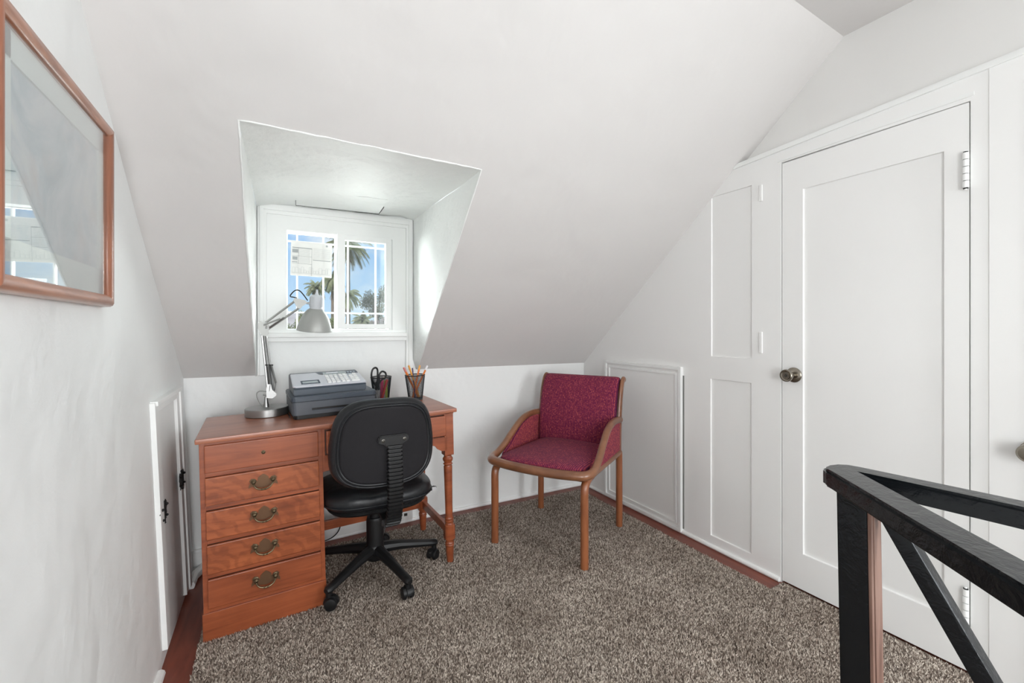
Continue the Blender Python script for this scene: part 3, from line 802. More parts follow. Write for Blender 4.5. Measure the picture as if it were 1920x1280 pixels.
# ================================================================== desk
desk = thing('desk', 'reddish maple kneehole desk with a drawer pedestal and turned legs', 'desk', (-0.235, 2.055, floor_z(-0.24) + 0.004), (0, R(-1.35), R(1.8)))
DW, DD, DH = 1.068, 0.485, 0.785
mb = MB(); mb.box(-0.004, DW, -0.012, DD, DH - 0.020, DH, bev=0.005); mb.build('desktop', M_DESKTOP, desk)
PW = 0.442
mb = MB()
mb.box(0.008, 0.026, 0.0, DD - 0.015, 0.012, DH - 0.020, bev=0.002)       # left side board
mb.box(PW - 0.016, PW + 0.002, 0.0, DD - 0.015, 0.012, DH - 0.020, bev=0.002)
mb.box(0.022, PW - 0.012, DD - 0.027, DD - 0.015, 0.012, DH - 0.02)
for z in (0.762, 0.640, 0.5125, 0.3815, 0.249, 0.117): mb.box(0.020, PW - 0.010, 0.002, 0.05, z - 0.008, z + 0.008, bev=0.0015)
mb.build('pedestal', M_DESK, desk)
mb = MB(); mb.box(0.022, PW - 0.012, 0.010, 0.014, 0.02, 0.764); mb.build('inner_shadow_gap', M_GAP, desk, smooth=0)
mb = MB(); mb.box(0.004, PW + 0.004, -0.006, DD - 0.02, 0.0, 0.112, bev=0.004); mb.build('plinth', M_DESK, desk)
def bail(parent, cx, cz, y0):
    h_ = MB()
    pl = [(-0.052, -0.020), (-0.040, -0.014), (-0.026, -0.020), (-0.012, -0.023), (0, -0.026), (0.012, -0.023), (0.026, -0.020), (0.040, -0.014), (0.052, -0.020),
          (0.050, -0.008), (0.046, -0.001), (0.049, 0.010), (0.040, 0.019), (0.031, 0.011), (0.020, 0.006), (0.019, 0.016), (0.011, 0.024), (0, 0.031),
          (-0.011, 0.024), (-0.019, 0.016), (-0.020, 0.006), (-0.031, 0.011), (-0.040, 0.019), (-0.049, 0.010), (-0.046, -0.001), (-0.050, -0.008)]
    h_.prism([(cx+u, cz+w) for u, w in pl], 'y', y0 - 0.0016, y0 + 0.0004)
    o = h_.build('handle', M_BRASSPLATE, parent, smooth=20)
    g = MB()
    for s_ in (-1, 1):
        g.lathe([(0.010, 0), (0.010, 0.003), (0.005, 0.006), (0.005, 0.013), (0.0078, 0.016), (0.0078, 0.020), (0.004, 0.023), (0, 0.0235)], 14, Matrix.Translation((cx + s_*0.034, y0, cz + 0.006)) @ Matrix.Rotation(R(90), 4, 'X'))
    pts = catmull([(-0.034, 0, 0.004), (-0.033, -0.004, -0.006), (-0.024, -0.008, -0.018), (-0.010, -0.010, -0.024), (0, -0.011, -0.0245), (0.010, -0.010, -0.024), (0.024, -0.008, -0.018), (0.033, -0.004, -0.006), (0.034, 0, 0.004)], 4)
    n_ = len(pts); rs = [0.0024 + 0.0014 * math.sin(PI * i / (n_-1)) for i in range(n_)]
    g.tube([(cx + p.x, y0 - 0.014 + p.y, cz + p.z) for p in pts], rs, 8)
    g.ball((cx - 0.006, y0 - 0.025, cz - 0.0245), 0.0045, seg=8, rings=6); g.ball((cx + 0.006, y0 - 0.025, cz - 0.0245), 0.0045, seg=8, rings=6)
    g.build('bail', M_BRASS, o)
rows = [(0.649, 0.756), (0.522, 0.631), (0.391, 0.502), (0.2585, 0.3715), (0.126, 0.239)]
for i, (z0, z1) in enumerate(rows):
    mb = MB()
    mb.box(0.024, PW - 0.014, -0.008, 0.004, z0, z1, bev=0.0045, seg=3)
    mb.box(0.029, PW - 0.019, -0.001, 0.30, z0 + 0.004, z1 - 0.004)
    dr = mb.build('drawer', M_FLAME if i in (1, 2, 3) else M_DESK, desk)
    if i == 0:
        k = MB(); My = Matrix.Rotation(R(90), 4, 'X')
        k.lathe([(0.0075, 0), (0.0075, 0.002), (0.004, 0.0035), (0.0035, 0.002), (0, 0.002)], 18, Matrix.Translation((0.222, -0.008, 0.702)) @ My); k.build('keyhole', M_BRASS, dr)
    else: bail(dr, 0.219, (z0 + z1) / 2 + 0.008, -0.008)
# kneehole drawer, its case, and the scalloped apron
mb = MB()
mb.box(PW, DW - 0.012, 0.006, 0.020, 0.757, DH - 0.020, bev=0.001)
mb.box(PW, PW + 0.012, 0.002, 0.020, 0.61, DH - 0.02, bev=0.001)
mb.box(PW, DW - 0.02, 0.008, 0.020, 0.632, 0.645)
mb.box(DW - 0.030, DW - 0.014, 0.03, DD - 0.04, 0.615, DH - 0.02)
mb.box(PW, DW - 0.03, DD - 0.035, DD - 0.02, 0.60, DH - 0.02)
mb.build('drawer_case', M_DESK, desk)
mb = MB(); mb.box(PW + 0.005, DW - 0.05, 0.016, 0.019, 0.64, DH - 0.022); mb.build('inner_shadow_gap', M_GAP, desk, smooth=0)
mb = MB(); mb.box(PW + 0.018, DW - 0.056, -0.004, 0.012, 0.652, 0.752, bev=0.0045, seg=3); mb.box(PW + 0.03, DW - 0.07, 0.01, 0.35, 0.655, 0.748); mb.build('drawer', M_DESK, desk)
pts = [(PW, 0.64), (PW, 0.575), (PW + 0.03, 0.578), (PW + 0.05, 0.590), (PW + 0.062, 0.607), (PW + 0.085, 0.614), (PW + 0.10, 0.624)]
q = DW - 0.05
pts += [(q - 0.10, 0.624), (q - 0.085, 0.614), (q - 0.062, 0.607), (q - 0.05, 0.590), (q - 0.03, 0.578), (q, 0.575), (q, 0.64)]
mb = MB(); mb.prism(pts, 'y', 0.006, 0.018); mb.build('apron', M_DESK, desk, smooth=30)
legprof = [(0.0, 0.0), (0.013, 0.0), (0.0165, 0.012), (0.0205, 0.085), (0.0205, 0.090), (0.0235, 0.094), (0.0205, 0.099), (0.0235, 0.104), (0.0205, 0.109), (0.019, 0.118), (0.024, 0.128)]
legprof2 = [(0.024, 0.196), (0.0185, 0.206), (0.0225, 0.212), (0.0225, 0.217), (0.0185, 0.221), (0.0225, 0.226), (0.0225, 0.231), (0.0185, 0.236), (0.0185, 0.30), (0.0205, 0.42), (0.0215, 0.49),
            (0.018, 0.497), (0.024, 0.503), (0.018, 0.510), (0.024, 0.520), (0.026, 0.530), (0.019, 0.540), (0.019, 0.546), (0.026, 0.552)]
for (lx, ly) in ((DW - 0.038, 0.030), (DW - 0.038, DD - 0.045)):
    mb = MB(); Mt = Matrix.Translation((lx, ly, 0))
    mb.lathe(legprof, 22, Mt); mb.lathe(legprof2, 22, Mt)
    oc = [(0.026, 0.016), (0.016, 0.026), (-0.016, 0.026), (-0.026, 0.016), (-0.026, -0.016), (-0.016, -0.026), (0.016, -0.026), (0.026, -0.016)]
    mb.prism([(lx + a, ly + c) for a, c in oc], 'z', 0.124, 0.200, bev=0.003)
    mb.box(lx - 0.024, lx + 0.024, ly - 0.024, ly + 0.024, 0.550, DH - 0.020, bev=0.0025)
    mb.build('leg', M_DESK, desk, smooth=40)
mb = MB(); lx = DW - 0.038
mb.box(lx - 0.010, lx + 0.010, 0.045, DD - 0.06, 0.142, 0.184, bev=0.003)
mb.build('stretcher', M_DESK, desk)
mb = MB(); mb.box(PW, lx - 0.018, DD - 0.056, DD - 0.036, 0.140, 0.188, bev=0.003); mb.build('stretcher', M_DESK, desk)

# desktop frame of reference for things standing on it
DM = Matrix.Translation(desk.location) @ Euler(desk.rotation_euler).to_matrix().to_4x4()
def on_desk(x, y):
    # world x,y -> world z of the desk top there
    inv = DM.inverted(); p = inv @ Vector((x, y, 0.77)); q_ = DM @ Vector((p.x, p.y, DH)); return q_.z
TILT = (0, R(-1.35), 0)

# ================================================================== desk lamp
lx, ly = -0.022, 2.445; lz = on_desk(lx, ly) + 0.0008
lamp = thing('desk_lamp', 'silver swing-arm desk lamp with round weighted base on the desk', 'lamp', (lx, ly, lz), TILT)
mb = MB(); mb.lathe([(0, 0), (0.091, 0), (0.094, 0.002), (0.094, 0.034), (0.092, 0.037), (0, 0.038)], 64, Matrix.Translation((0.003, 0, 0))); mb.build('base', M_STEEL, lamp, smooth=30)
mb = MB(); mb.lathe([(0.013, 0.037), (0.007, 0.078), (0.007, 0.086), (0, 0.086)], 20); mb.build('stem', M_STEEL, lamp)
def W(x, z, y=0.0): return (x - lx, y, z - lz - 0.0)
mb = MB()
mb.prism([(W(-0.020, 0.850)[0], W(0, 0.850)[2]), (W(0.006, .850)[0], W(0, .845)[2]), (W(0.022, .85)[0], W(0, .858)[2]), (W(0.022, .85)[0], W(0, .868)[2]), (W(0.006, .85)[0], W(0, .885)[2]), (W(0.0, .85)[0], W(0, .915)[2]), (W(-0.016, .85)[0], W(0, .915)[2]), (W(-0.020, .85)[0], W(0, .89)[2])], 'y', -0.012, -0.009)
mb.prism([(W(-0.020, 0.850)[0], W(0, 0.850)[2]), (W(0.006, .850)[0], W(0, .845)[2]), (W(0.022, .85)[0], W(0, .858)[2]), (W(0.022, .85)[0], W(0, .868)[2]), (W(0.006, .85)[0], W(0, .885)[2]), (W(0.0, .85)[0], W(0, .915)[2]), (W(-0.016, .85)[0], W(0, .915)[2]), (W(-0.020, .85)[0], W(0, .89)[2])], 'y', 0.009, 0.012)
for (x, z) in ((-0.012, 0.900), (0.014, 0.862), (0.006, 0.878)): mb.cyl(W(x, z, -0.016), W(x, z, 0.016), 0.004, seg=10)
mb.cyl(W(-0.020, 0.860, 0), W(-0.034, 0.866, 0), 0.004, seg=10)
mb.build('lower_bracket', M_STEEL, lamp, smooth=30)
mb = MB()
for dy in (-0.006, 0.006):
    mb.tube([W(-0.014, 0.895, dy), W(-0.033, 1.165, dy)], (0.005, 0.005), 6, up=(0, 1, 0))
mb.tube([W(0.010, 0.880, 0), W(-0.016, 1.160, 0)], (0.0055, 0.0055), 8, up=(0, 1, 0))
mb.tube([W(-0.004, 0.880, 0), W(-0.024, 1.160, 0)], (0.0035, 0.0035), 8, up=(0, 1, 0))
mb.build('lower_arm', M_STEEL, lamp)
def spring(p0, p1, turns, rad, wire=0.0009):
    p0 = Vector(p0); p1 = Vector(p1); d = p1 - p0; Mq = Matrix.Translation(p0) @ d.to_track_quat('Z', 'Y').to_matrix().to_4x4(); L_ = d.length
    k = turns * 8; return [Mq @ Vector((rad*math.cos(i*2*PI/8), rad*math.sin(i*2*PI/8), L_*i/k)) for i in range(k + 1)]
for (a, c, e, g, dy) in ((-0.010, 1.008, -0.002, 0.915, -0.012), (0.004, 1.006, 0.022, 0.918, -0.010), (-0.006, 1.004, 0.008, 0.91, 0.012)):
    mb = MB(); mb.tube(spring(W(a, c, dy), W(e, g, dy), 34, 0.0042), 0.0012, 4); mb.cyl(W(e, g, dy), W(e - 0.006, g - 0.035, dy), 0.0016, seg=6); mb.build('spring', M_STEEL, lamp)
mb = MB(); mb.cyl(W(-0.020, 1.008, -0.016), W(-0.020, 1.008, 0.016), 0.003, seg=8); mb.cyl(W(-0.018, 1.008, -0.012), W(0.012, 1.006, -0.012), 0.003, seg=8); mb.build('spring_pin', M_BLACKIRON, lamp)
mb = MB()
for dy in (-0.013, 0.010):
    mb.prism([(W(x, z)[0], W(x, z)[2]) for x, z in ((-0.048, 1.185), (-0.034, 1.150), (-0.012, 1.146), (-0.004, 1.160), (0.000, 1.198), (-0.010, 1.212), (-0.038, 1.218), (-0.050, 1.205))], 'y', dy, dy + 0.003)
for (x, z) in ((-0.042, 1.196), (-0.030, 1.160), (-0.012, 1.158), (-0.008, 1.176), (-0.028, 1.205)): mb.cyl(W(x, z, -0.017), W(x, z, 0.017), 0.0042, seg=10)
mb.build('elbow_bracket', M_LAMPGREY, lamp, smooth=30)
HY = -0.030
mb = MB()
mb.tube([W(-0.022, 1.206, -0.006), W(0.115, 1.316, HY)], (0.0052, 0.0052), 8, up=(0, 1, 0))
mb.tube([W(-0.006, 1.180, -0.006), W(0.136, 1.284, HY)], (0.0052, 0.0052), 8, up=(0, 1, 0))
mb.tube([W(-0.024, 1.200, -0.014), W(0.048, 1.230, -0.02)], (0.004, 0.004), 8, up=(0, 1, 0))
mb.cyl(W(-0.012, 1.198, -0.014), W(-0.012, 1.182, -0.014), 0.004, seg=8)
mb.build('upper_arm', M_LAMPGREY, lamp)
mb = MB(); mb.tube(spring(W(0.0, 1.188, -0.016), W(0.065, 1.236, -0.024), 26, 0.0042), 0.0012, 4); mb.build('spring', M_STEEL, lamp)
mb = MB()
for dy in (-0.010, 0.006):
    mb.prism([(W(x, z)[0], W(x, z)[2]) for x, z in ((0.106, 1.318), (0.112, 1.330), (0.130, 1.326), (0.160, 1.318), (0.168, 1.306), (0.158, 1.298), (0.146, 1.290), (0.136, 1.276), (0.124, 1.280), (0.112, 1.304))], 'y', HY + dy, HY + dy + 0.003)
for (x, z) in ((0.116, 1.318), (0.130, 1.288), (0.150, 1.310)): mb.cyl(W(x, z, HY - 0.013), W(x, z, HY + 0.013), 0.004, seg=10)
mb.cyl(W(0.150, 1.308, HY), W(0.195, 1.302, HY), 0.0055, seg=12)
mb.build('head_bracket', M_LAMPGREY, lamp, smooth=30)
# shade: axis tilts a little, opening faces down and forward
hx, hz_ = 0.197, 1.345
SM = Matrix.Translation(W(0.212, 1.347, HY)) @ Matrix.Rotation(R(8), 4, 'X') @ Matrix.Rotation(R(4), 4, 'Y')
prof = [(0.0, 0.010), (0.006, 0.010), (0.008, 0.005), (0.008, 0.0), (0.024, -0.002), (0.030, -0.008), (0.031, -0.030), (0.0285, -0.068), (0.0285, -0.072)]
mb = MB(); mb.lathe(prof, 36, SM)
for i in range(20):
    a = 2*PI*i/20
    Mr = SM @ Matrix.Rotation(a, 4, 'Z'); mb.box(0.0285, 0.0315, -0.0022, 0.0022, -0.060, -0.012, M=Mr)
mb.cyl(SM @ Vector((0, 0, 0.008)), SM @ Vector((0, 0, 0.026)), 0.0055, 0.0045, 12)
mb.build('lamp_socket', M_LAMPPLASTIC, lamp)
mb = MB()
sp_ = [(0.029, -0.070), (0.040, -0.078), (0.052, -0.094), (0.064, -0.116), (0.073, -0.140), (0.079, -0.163), (0.081, -0.176), (0.083, -0.178), (0.083, -0.181), (0.0805, -0.181), (0.078, -0.163), (0.071, -0.140), (0.062, -0.116), (0.050, -0.096), (0.038, -0.081), (0.0, -0.076)]
mb.lathe(sp_, 56, SM); mb.build('lamp_shade', M_LAMPGREY, lamp, smooth=40)
mb = MB(); mb.ball((0, 0, -0.118), 0.028, 0.028, 0.034, seg=20, rings=12, M=SM); mb.cyl(SM @ Vector((0, 0, -0.078)), SM @ Vector((0, 0, -0.1)), 0.014, seg=14); mb.build('bulb', mat('frosted_bulb', (0.8, 0.8, 0.78), 0.3), lamp)
mb = MB(); cp = catmull([W(0.170, 1.318, HY), W(0.150, 1.348, HY-.006), (W(0.133, 1.366, HY-.008)), W(0.115, 1.366, HY-.01), W(0.096, 1.346, HY-.012), W(0.094, 1.336, HY-.01), W(0.106, 1.334, HY-.004), W(0.122, 1.330, HY)], 6)
mb.tube(cp, 0.0028, 8); mb.build('cable', M_BLACKPLASTIC, lamp)
mb = MB(); cp = catmull([W(-0.018, 0.878, 0), W(-0.046, 0.884, -0.002), W(-0.060, 0.872, -0.002), W(-0.056, 0.845, 0), W(-0.040, 0.812, 0.0), W(-0.030, 0.806, 0.004)], 6)
mb.tube(cp, 0.0026, 8); mb.build('cable', M_LAMPGREY, lamp)

# ================================================================== cash register
rx, ry = 0.082, 2.215; rz = on_desk(0.25, 2.3) - 0.001
reg = thing('cash_register', 'slate blue cash register with pale keypad standing on the desk', 'cash register', (rx, ry, on_desk(rx, ry) + 0.0008), (0, R(-1.35), R(2.5)))
RWd, RDp = 0.372, 0.345
def rbox(b_, x0, x1, y0, y1, z0, z1, r_, bev=0.003, mi=0):
    pts = []
    for cx, cy, a in ((x1-r_, y1-r_, 0), (x0+r_, y1-r_, 90), (x0+r_, y0+r_, 180), (x1-r_, y0+r_, 270)):
        for k in range(5): t = R(a + 22.5*k); pts.append((cx + r_*math.cos(t), cy + r_*math.sin(t)))
    b_.prism(pts, 'z', z0, z1, bev=bev, mi=mi)
mb = MB(); rbox(mb, 0.006, RWd - 0.006, 0.006, RDp - 0.004, 0.0, 0.020, 0.018); mb.build('foot', M_BLACKPLASTIC, reg)
mb = MB(); rbox(mb, 0.0, RWd, 0.0, RDp, 0.018, 0.078, 0.020); mb.build('cash_drawer', M_REGMID, reg)
mb = MB(); mb.prism([(0.080, 0.043), (0.083, 0.0475), (0.300, 0.0475), (0.303, 0.043), (0.300, 0.0385), (0.083, 0.0385)], 'y', -0.0012, 0.002); mb.build('drawer_slot', M_BLACKPLASTIC, reg)
mb = MB(); mb.box(0.082, 0.302, -0.003, 0.001, 0.0355, 0.0385, bev=0.001); mb.build('drawer_lip', M_REGDARK, reg)
mb = MB(); rbox(mb, -0.003, RWd + 0.003, -0.003, RDp, 0.080, 0.103, 0.020, bev=0.004); mb.build('drawer_cover', M_REGDARK, reg)
# upper body: wedge rising to the back
u0, u1 = 0.012, 0.336
bodyp = [(0.045, 0.103), (0.320, 0.103), (0.320, 0.172), (0.300, 0.184), (0.262, 0.182), (0.052, 0.140), (0.045, 0.134)]
mb = MB(); mb.prism([(p, q2) for p, q2 in bodyp], 'x', u0, u1, bev=0.004); mb.build('body', M_REGDARK, reg)
# sloping keyboard plate
sl_a = math.atan2(0.182 - 0.140, 0.262 - 0.052)
KM = Matrix.Translation((u0, 0.050, 0.1405)) @ Matrix.Rotation(sl_a, 4, 'X')
SLn = 0.217
def kbox(b_, x0, x1, y0, y1, z0, z1, bev=0.0): return b_.box(x0, x1, y0, y1, z0, z1, M=KM, bev=bev)
mb = MB()
pts = [(0.010, 0.0), (0.322, 0.0), (0.327, 0.006), (0.322, 0.158), (0.140, 0.158), (0.128, 0.168), (0.120, 0.205), (0.002, 0.205), (-0.003, 0.012)]
tmp = bmesh.new(); va = [tmp.verts.new((x, y, -0.004)) for x, y in pts]; vb = [tmp.verts.new((x, y, 0.004)) for x, y in pts]
tmp.faces.new(va[::-1]); tmp.faces.new(vb)
for i in range(len(pts)): tmp.faces.new([va[i], va[(i+1) % len(pts)], vb[(i+1) % len(pts)], vb[i]])
bmesh.ops.bevel(tmp, geom=tmp.edges[:], offset=0.002, segments=2, affect='EDGES'); mb.merge(tmp, KM); mb.build('top_plate', M_REGLIGHT, reg)
mb = MB()
for q in ((0.036, 0.118, 0.028, 0.034), (0.036, 0.118, 0.070, 0.076), (0.036, 0.043, 0.028, 0.076), (0.111, 0.118, 0.028, 0.076)): kbox(mb, *q, 0.003, 0.007, bev=0.001)
mb.build('paper_slot', M_REGDARK, reg)
mb = MB(); kbox(mb, 0.042, 0.112, 0.033, 0.071, 0.0035, 0.0050); mb.build('roll_cover', M_SCREEN, reg, smooth=0)
mb = MB(); kbox(mb, 0.150, 0.262, 0.172, 0.198, 0.0, 0.005, bev=0.001); mb.build('display', M_SCREEN, reg)
mb = MB(); kbox(mb, 0.166, 0.222, 0.176, 0.194, 0.005, 0.0052); mb.build('display_window', M_REGLIGHT, reg, smooth=0)
mb = MB()
for x in (0.272, 0.287, 0.302): mb.lathe([(0.0055, 0.0), (0.0055, 0.004), (0, 0.0045)], 14, KM @ Matrix.Translation((x, 0.186, 0.0)))
mb.build('mode_keys', M_CHROMEKEY, reg)
kx = [0.152, 0.172, 0.192, 0.216, 0.236, 0.262, 0.283]
for ci, x in enumerate(kx):
    for rI in range(5):
        w_ = 0.015 if ci < 5 else 0.017
        if ci == 6 and rI == 0: continue
        if ci == 5 and rI == 0: w_ = 0.038
        k = MB(); kbox(k, x, x + w_, 0.022 + rI*0.026, 0.022 + rI*0.026 + 0.018, 0.003, 0.0095, bev=0.0015)
        k.build('key', M_KEY if not (ci == 5 and rI > 3) else M_CHROMEKEY, reg)
# paper-tray groove and grey recess on the drawer cover
mb = MB(); mb.box(0.150, 0.345, 0.006, 0.040, 0.102, 0.1045, bev=0.001); mb.build('pen_tray', M_REGMID, reg)
# its mains cable behind the desk
cb = MB(); cp = catmull([(0.075, 2.30, 0.772), (0.068, 2.42, 0.770), (0.055, 2.55, 0.768), (0.03, 2.575, 0.76), (0.05, 2.60, 0.5), (0.20, 2.61, 0.30), (0.30, 2.60, 0.20), (0.335, 2.61, 0.10), (0.30, 2.63, 0.03), (0.2, 2.64, 0.004)], 8)
cb.tube(cp, 0.003, 8); tag(cb.build('power_cable', M_BLACKPLASTIC), 'thin black power cable looping down behind the desk', 'cable')

# ================================================================== wire cups and what stands in them
def cup(x, y, label):
    z = on_desk(x, y) + 0.001
    t = thing('pencil_cup', label, 'pencil cup', (x, y, z), TILT, None)
    H_, rb, rt = 0.138, 0.038, 0.054
    b_ = MB(); prof = [(rb + (rt - rb) * i / 26, 0.004 + (H_ - 0.008) * i / 26) for i in range(27)]
    b_.lathe(prof, 60); w_ = b_.build('mesh_wall', M_MESH, t)
    m = w_.modifiers.new('wire', 'WIREFRAME'); m.thickness = 0.0019; m.use_even_offset = False; m.use_boundary = True
    b_ = MB(); b_.lathe([(0, 0), (rb + 0.001, 0), (rb + 0.002, 0.002), (rb + 0.001, 0.006), (rb - 0.002, 0.006), (rb - 0.003, 0.003), (0, 0.003)], 40); b_.build('base', M_MESH, t)
    b_ = MB(); n_ = 48; b_.tube([(rt*math.cos(2*PI*i/n_), rt*math.sin(2*PI*i/n_), H_) for i in range(n_)], 0.0026, 8, closed=True); b_.build('rim', M_BLACKIRON, t)
    return t, z
C1 = (0.530, 2.475); C2 = (0.712, 2.450)
t1, cz1 = cup(C1[0], C1[1], 'black wire mesh cup holding scissors and markers on the desk')
t2, cz2 = cup(C2[0], C2[1], 'black wire mesh cup of orange pencils at the right of the desk')
# scissors: axis points up out of the cup
sx_, sy_ = C1[0] - 0.020, C1[1] - 0.004
sc = thing('scissors', 'black-handled scissors standing handles up in a mesh cup', 'scissors', (sx_, sy_, cz1 + 0.008), (R(2), R(-3), R(10)))
for s_, pts in ((-1, [(-0.006, 0.085), (-0.028, 0.118), (-0.032, 0.150), (-0.024, 0.176), (-0.008, 0.184), (0.002, 0.172), (0.002, 0.145), (0.000, 0.115)]),
                (1, [(0.004, 0.090), (0.012, 0.118), (0.014, 0.142), (0.028, 0.158), (0.046, 0.152), (0.052, 0.136), (0.044, 0.120), (0.026, 0.112)])):
    b_ = MB()
    b_.tube(catmull([(x, 0.003*s_, z) for x, z in pts], 5, closed=True), (0.0052, 0.0040), 8, closed=True, up=(0, 1, 0))
    b_.tube([(s_*0.001, 0.003*s_, 0.105), (-s_*0.006, 0.003*s_, 0.060)], [(0.010, 0.004), (0.007, 0.003)], 8, up=(0, 1, 0)); b_.build('handle', M_BLACKPLASTIC, sc)
    b_ = MB(); b_.prism([(-s_*0.010, 0.070), (s_*0.002, 0.072), (s_*0.006, 0.004), (s_*0.003, 0.0), (0, 0.001)], 'y', s_*0.0005, s_*0.003); b_.build('blade', M_STEEL, sc)
def stick(name, label, cat, group, base, top, r_, body, endm=None, cap=None, seg=6, tip=None):
    base = Vector(base); top = Vector(top); d = top - base; q_ = d.to_track_quat('Z', 'Y')
    t = thing(name, label, cat, tuple(base), tuple(q_.to_euler()), group); L_ = d.length
    if tip:
        b_ = MB(); b_.lathe([(r_, 0.0), (r_, L_ - 0.022)], seg); b_.lathe([(0, 0), (r_, 0.0)], seg); b_.build('barrel', body, t, smooth=25)
        b_ = MB(); b_.lathe([(r_, L_ - 0.022), (0.0012, L_ - 0.004)], 10); b_.build('sharpened_end', endm, t)
        b_ = MB(); b_.lathe([(0.0012, L_ - 0.004), (0, L_)], 8); b_.build('lead', M_BLACKPLASTIC, t)
    else:
        b_ = MB(); b_.lathe([(0, 0), (r_, 0.0), (r_, L_ * 0.86), (0, L_*0.86)], seg); b_.build('barrel', body, t, smooth=25)
        b_ = MB(); b_.lathe([(0, L_*0.86), (r_*1.08, L_ * 0.86), (r_*1.02, L_ - 0.003), (r_*0.8, L_), (0, L_)], 12); b_.build(cap or 'cap', endm, t)
    return t
M_PINK = mat('pink_eraser', (0.62, 0.22, 0.20), 0.7); M_PURPLE = mat('dark_violet_pencil', (0.06, 0.035, 0.10), 0.4)
M_YPENCIL = mat('yellow_orange_pencil', (0.78, 0.36, 0.06), 0.4); M_WHITECAP = mat('white_cap', (0.8, 0.8, 0.82), 0.3)
zb2 = cz2 + 0.012; r2 = 0.0052
cx, cy = C2
stick('pencil', 'orange pencil leaning furthest left out of the right-hand mesh cup', 'pencil', 'pencils in the mesh cup', (cx + 0.018, cy + 0.008, zb2), (cx - 0.072, cy - 0.018, zb2 + 0.172), 0.0058, M_ORANGE, M_PINK, 'ferrule')
stick('pencil', 'yellow-orange pencil second from left in the right-hand mesh cup', 'pencil', 'pencils in the mesh cup', (cx + 0.022, cy + 0.002, zb2), (cx - 0.036, cy + 0.012, zb2 + 0.180), r2, M_YPENCIL, M_YPENCIL, 'ferrule')
stick('pencil', 'dark violet pencil between the orange ones in the right-hand mesh cup', 'pencil', 'pencils in the mesh cup', (cx - 0.006, cy - 0.014, zb2), (cx - 0.012, cy + 0.020, zb2 + 0.164), 0.0036, M_PURPLE, M_PURPLE, 'ferrule')
stick('pencil', 'orange pencil leaning slightly right in the right-hand mesh cup', 'pencil', 'pencils in the mesh cup', (cx - 0.014, cy + 0.006, zb2), (cx + 0.028, cy + 0.010, zb2 + 0.178), r2, M_ORANGE, M_YPENCIL, 'ferrule')
stick('pencil', 'orange pencil with white tip leaning furthest right in its mesh cup', 'pencil', 'pencils in the mesh cup', (cx - 0.018, cy - 0.006, zb2), (cx + 0.066, cy - 0.010, zb2 + 0.176), r2, M_ORANGE, M_WHITECAP, 'ferrule')
cx, cy = C1; zb1 = cz1 + 0.012
for (nm, lab, a, c, r_, cm, em) in (
    ('marker', 'bright red marker leaning in the scissors cup', (cx - 0.006, cy - 0.022, zb1), (cx + 0.026, cy - 0.020, zb1 + 0.112), 0.0068, (0.70, 0.02, 0.02), (0.75, 0.05, 0.04)),
    ('marker', 'hot pink highlighter in the scissors cup', (cx + 0.000, cy + 0.002, zb1), (cx + 0.004, cy + 0.006, zb1 + 0.116), 0.0085, (0.80, 0.05, 0.18), (0.85, 0.12, 0.28)),
    ('marker', 'yellow-green highlighter in the scissors cup', (cx + 0.028, cy - 0.002, zb1), (cx + 0.024, cy + 0.012, zb1 + 0.104), 0.0075, (0.50, 0.62, 0.05), (0.58, 0.72, 0.10)),
    ('marker', 'dark purple pen beside the scissors blades', (cx - 0.018, cy + 0.018, zb1), (cx - 0.008, cy + 0.026, zb1 + 0.116), 0.0060, (0.10, 0.02, 0.13), (0.14, 0.03, 0.18)),
    ('marker', 'cream pen behind the red marker in the scissors cup', (cx + 0.010, cy + 0.022, zb1), (cx + 0.018, cy + 0.026, zb1 + 0.122), 0.0050, (0.72, 0.62, 0.38), (0.78, 0.70, 0.48)),
    ('marker', 'silver-grey pen at the left inside the scissors cup', (cx - 0.026, cy - 0.008, zb1), (cx - 0.040, cy + 0.004, zb1 + 0.090), 0.0050, (0.50, 0.52, 0.56), (0.6, 0.62, 0.66))):
    stick(nm, lab, 'pen', 'pens in the scissors cup', a, c, r_, mat('pen_' + lab.split()[0] + lab.split()[1], cm, 0.35), mat('cap_' + lab.split()[0] + lab.split()[1], em, 0.35), seg=14)

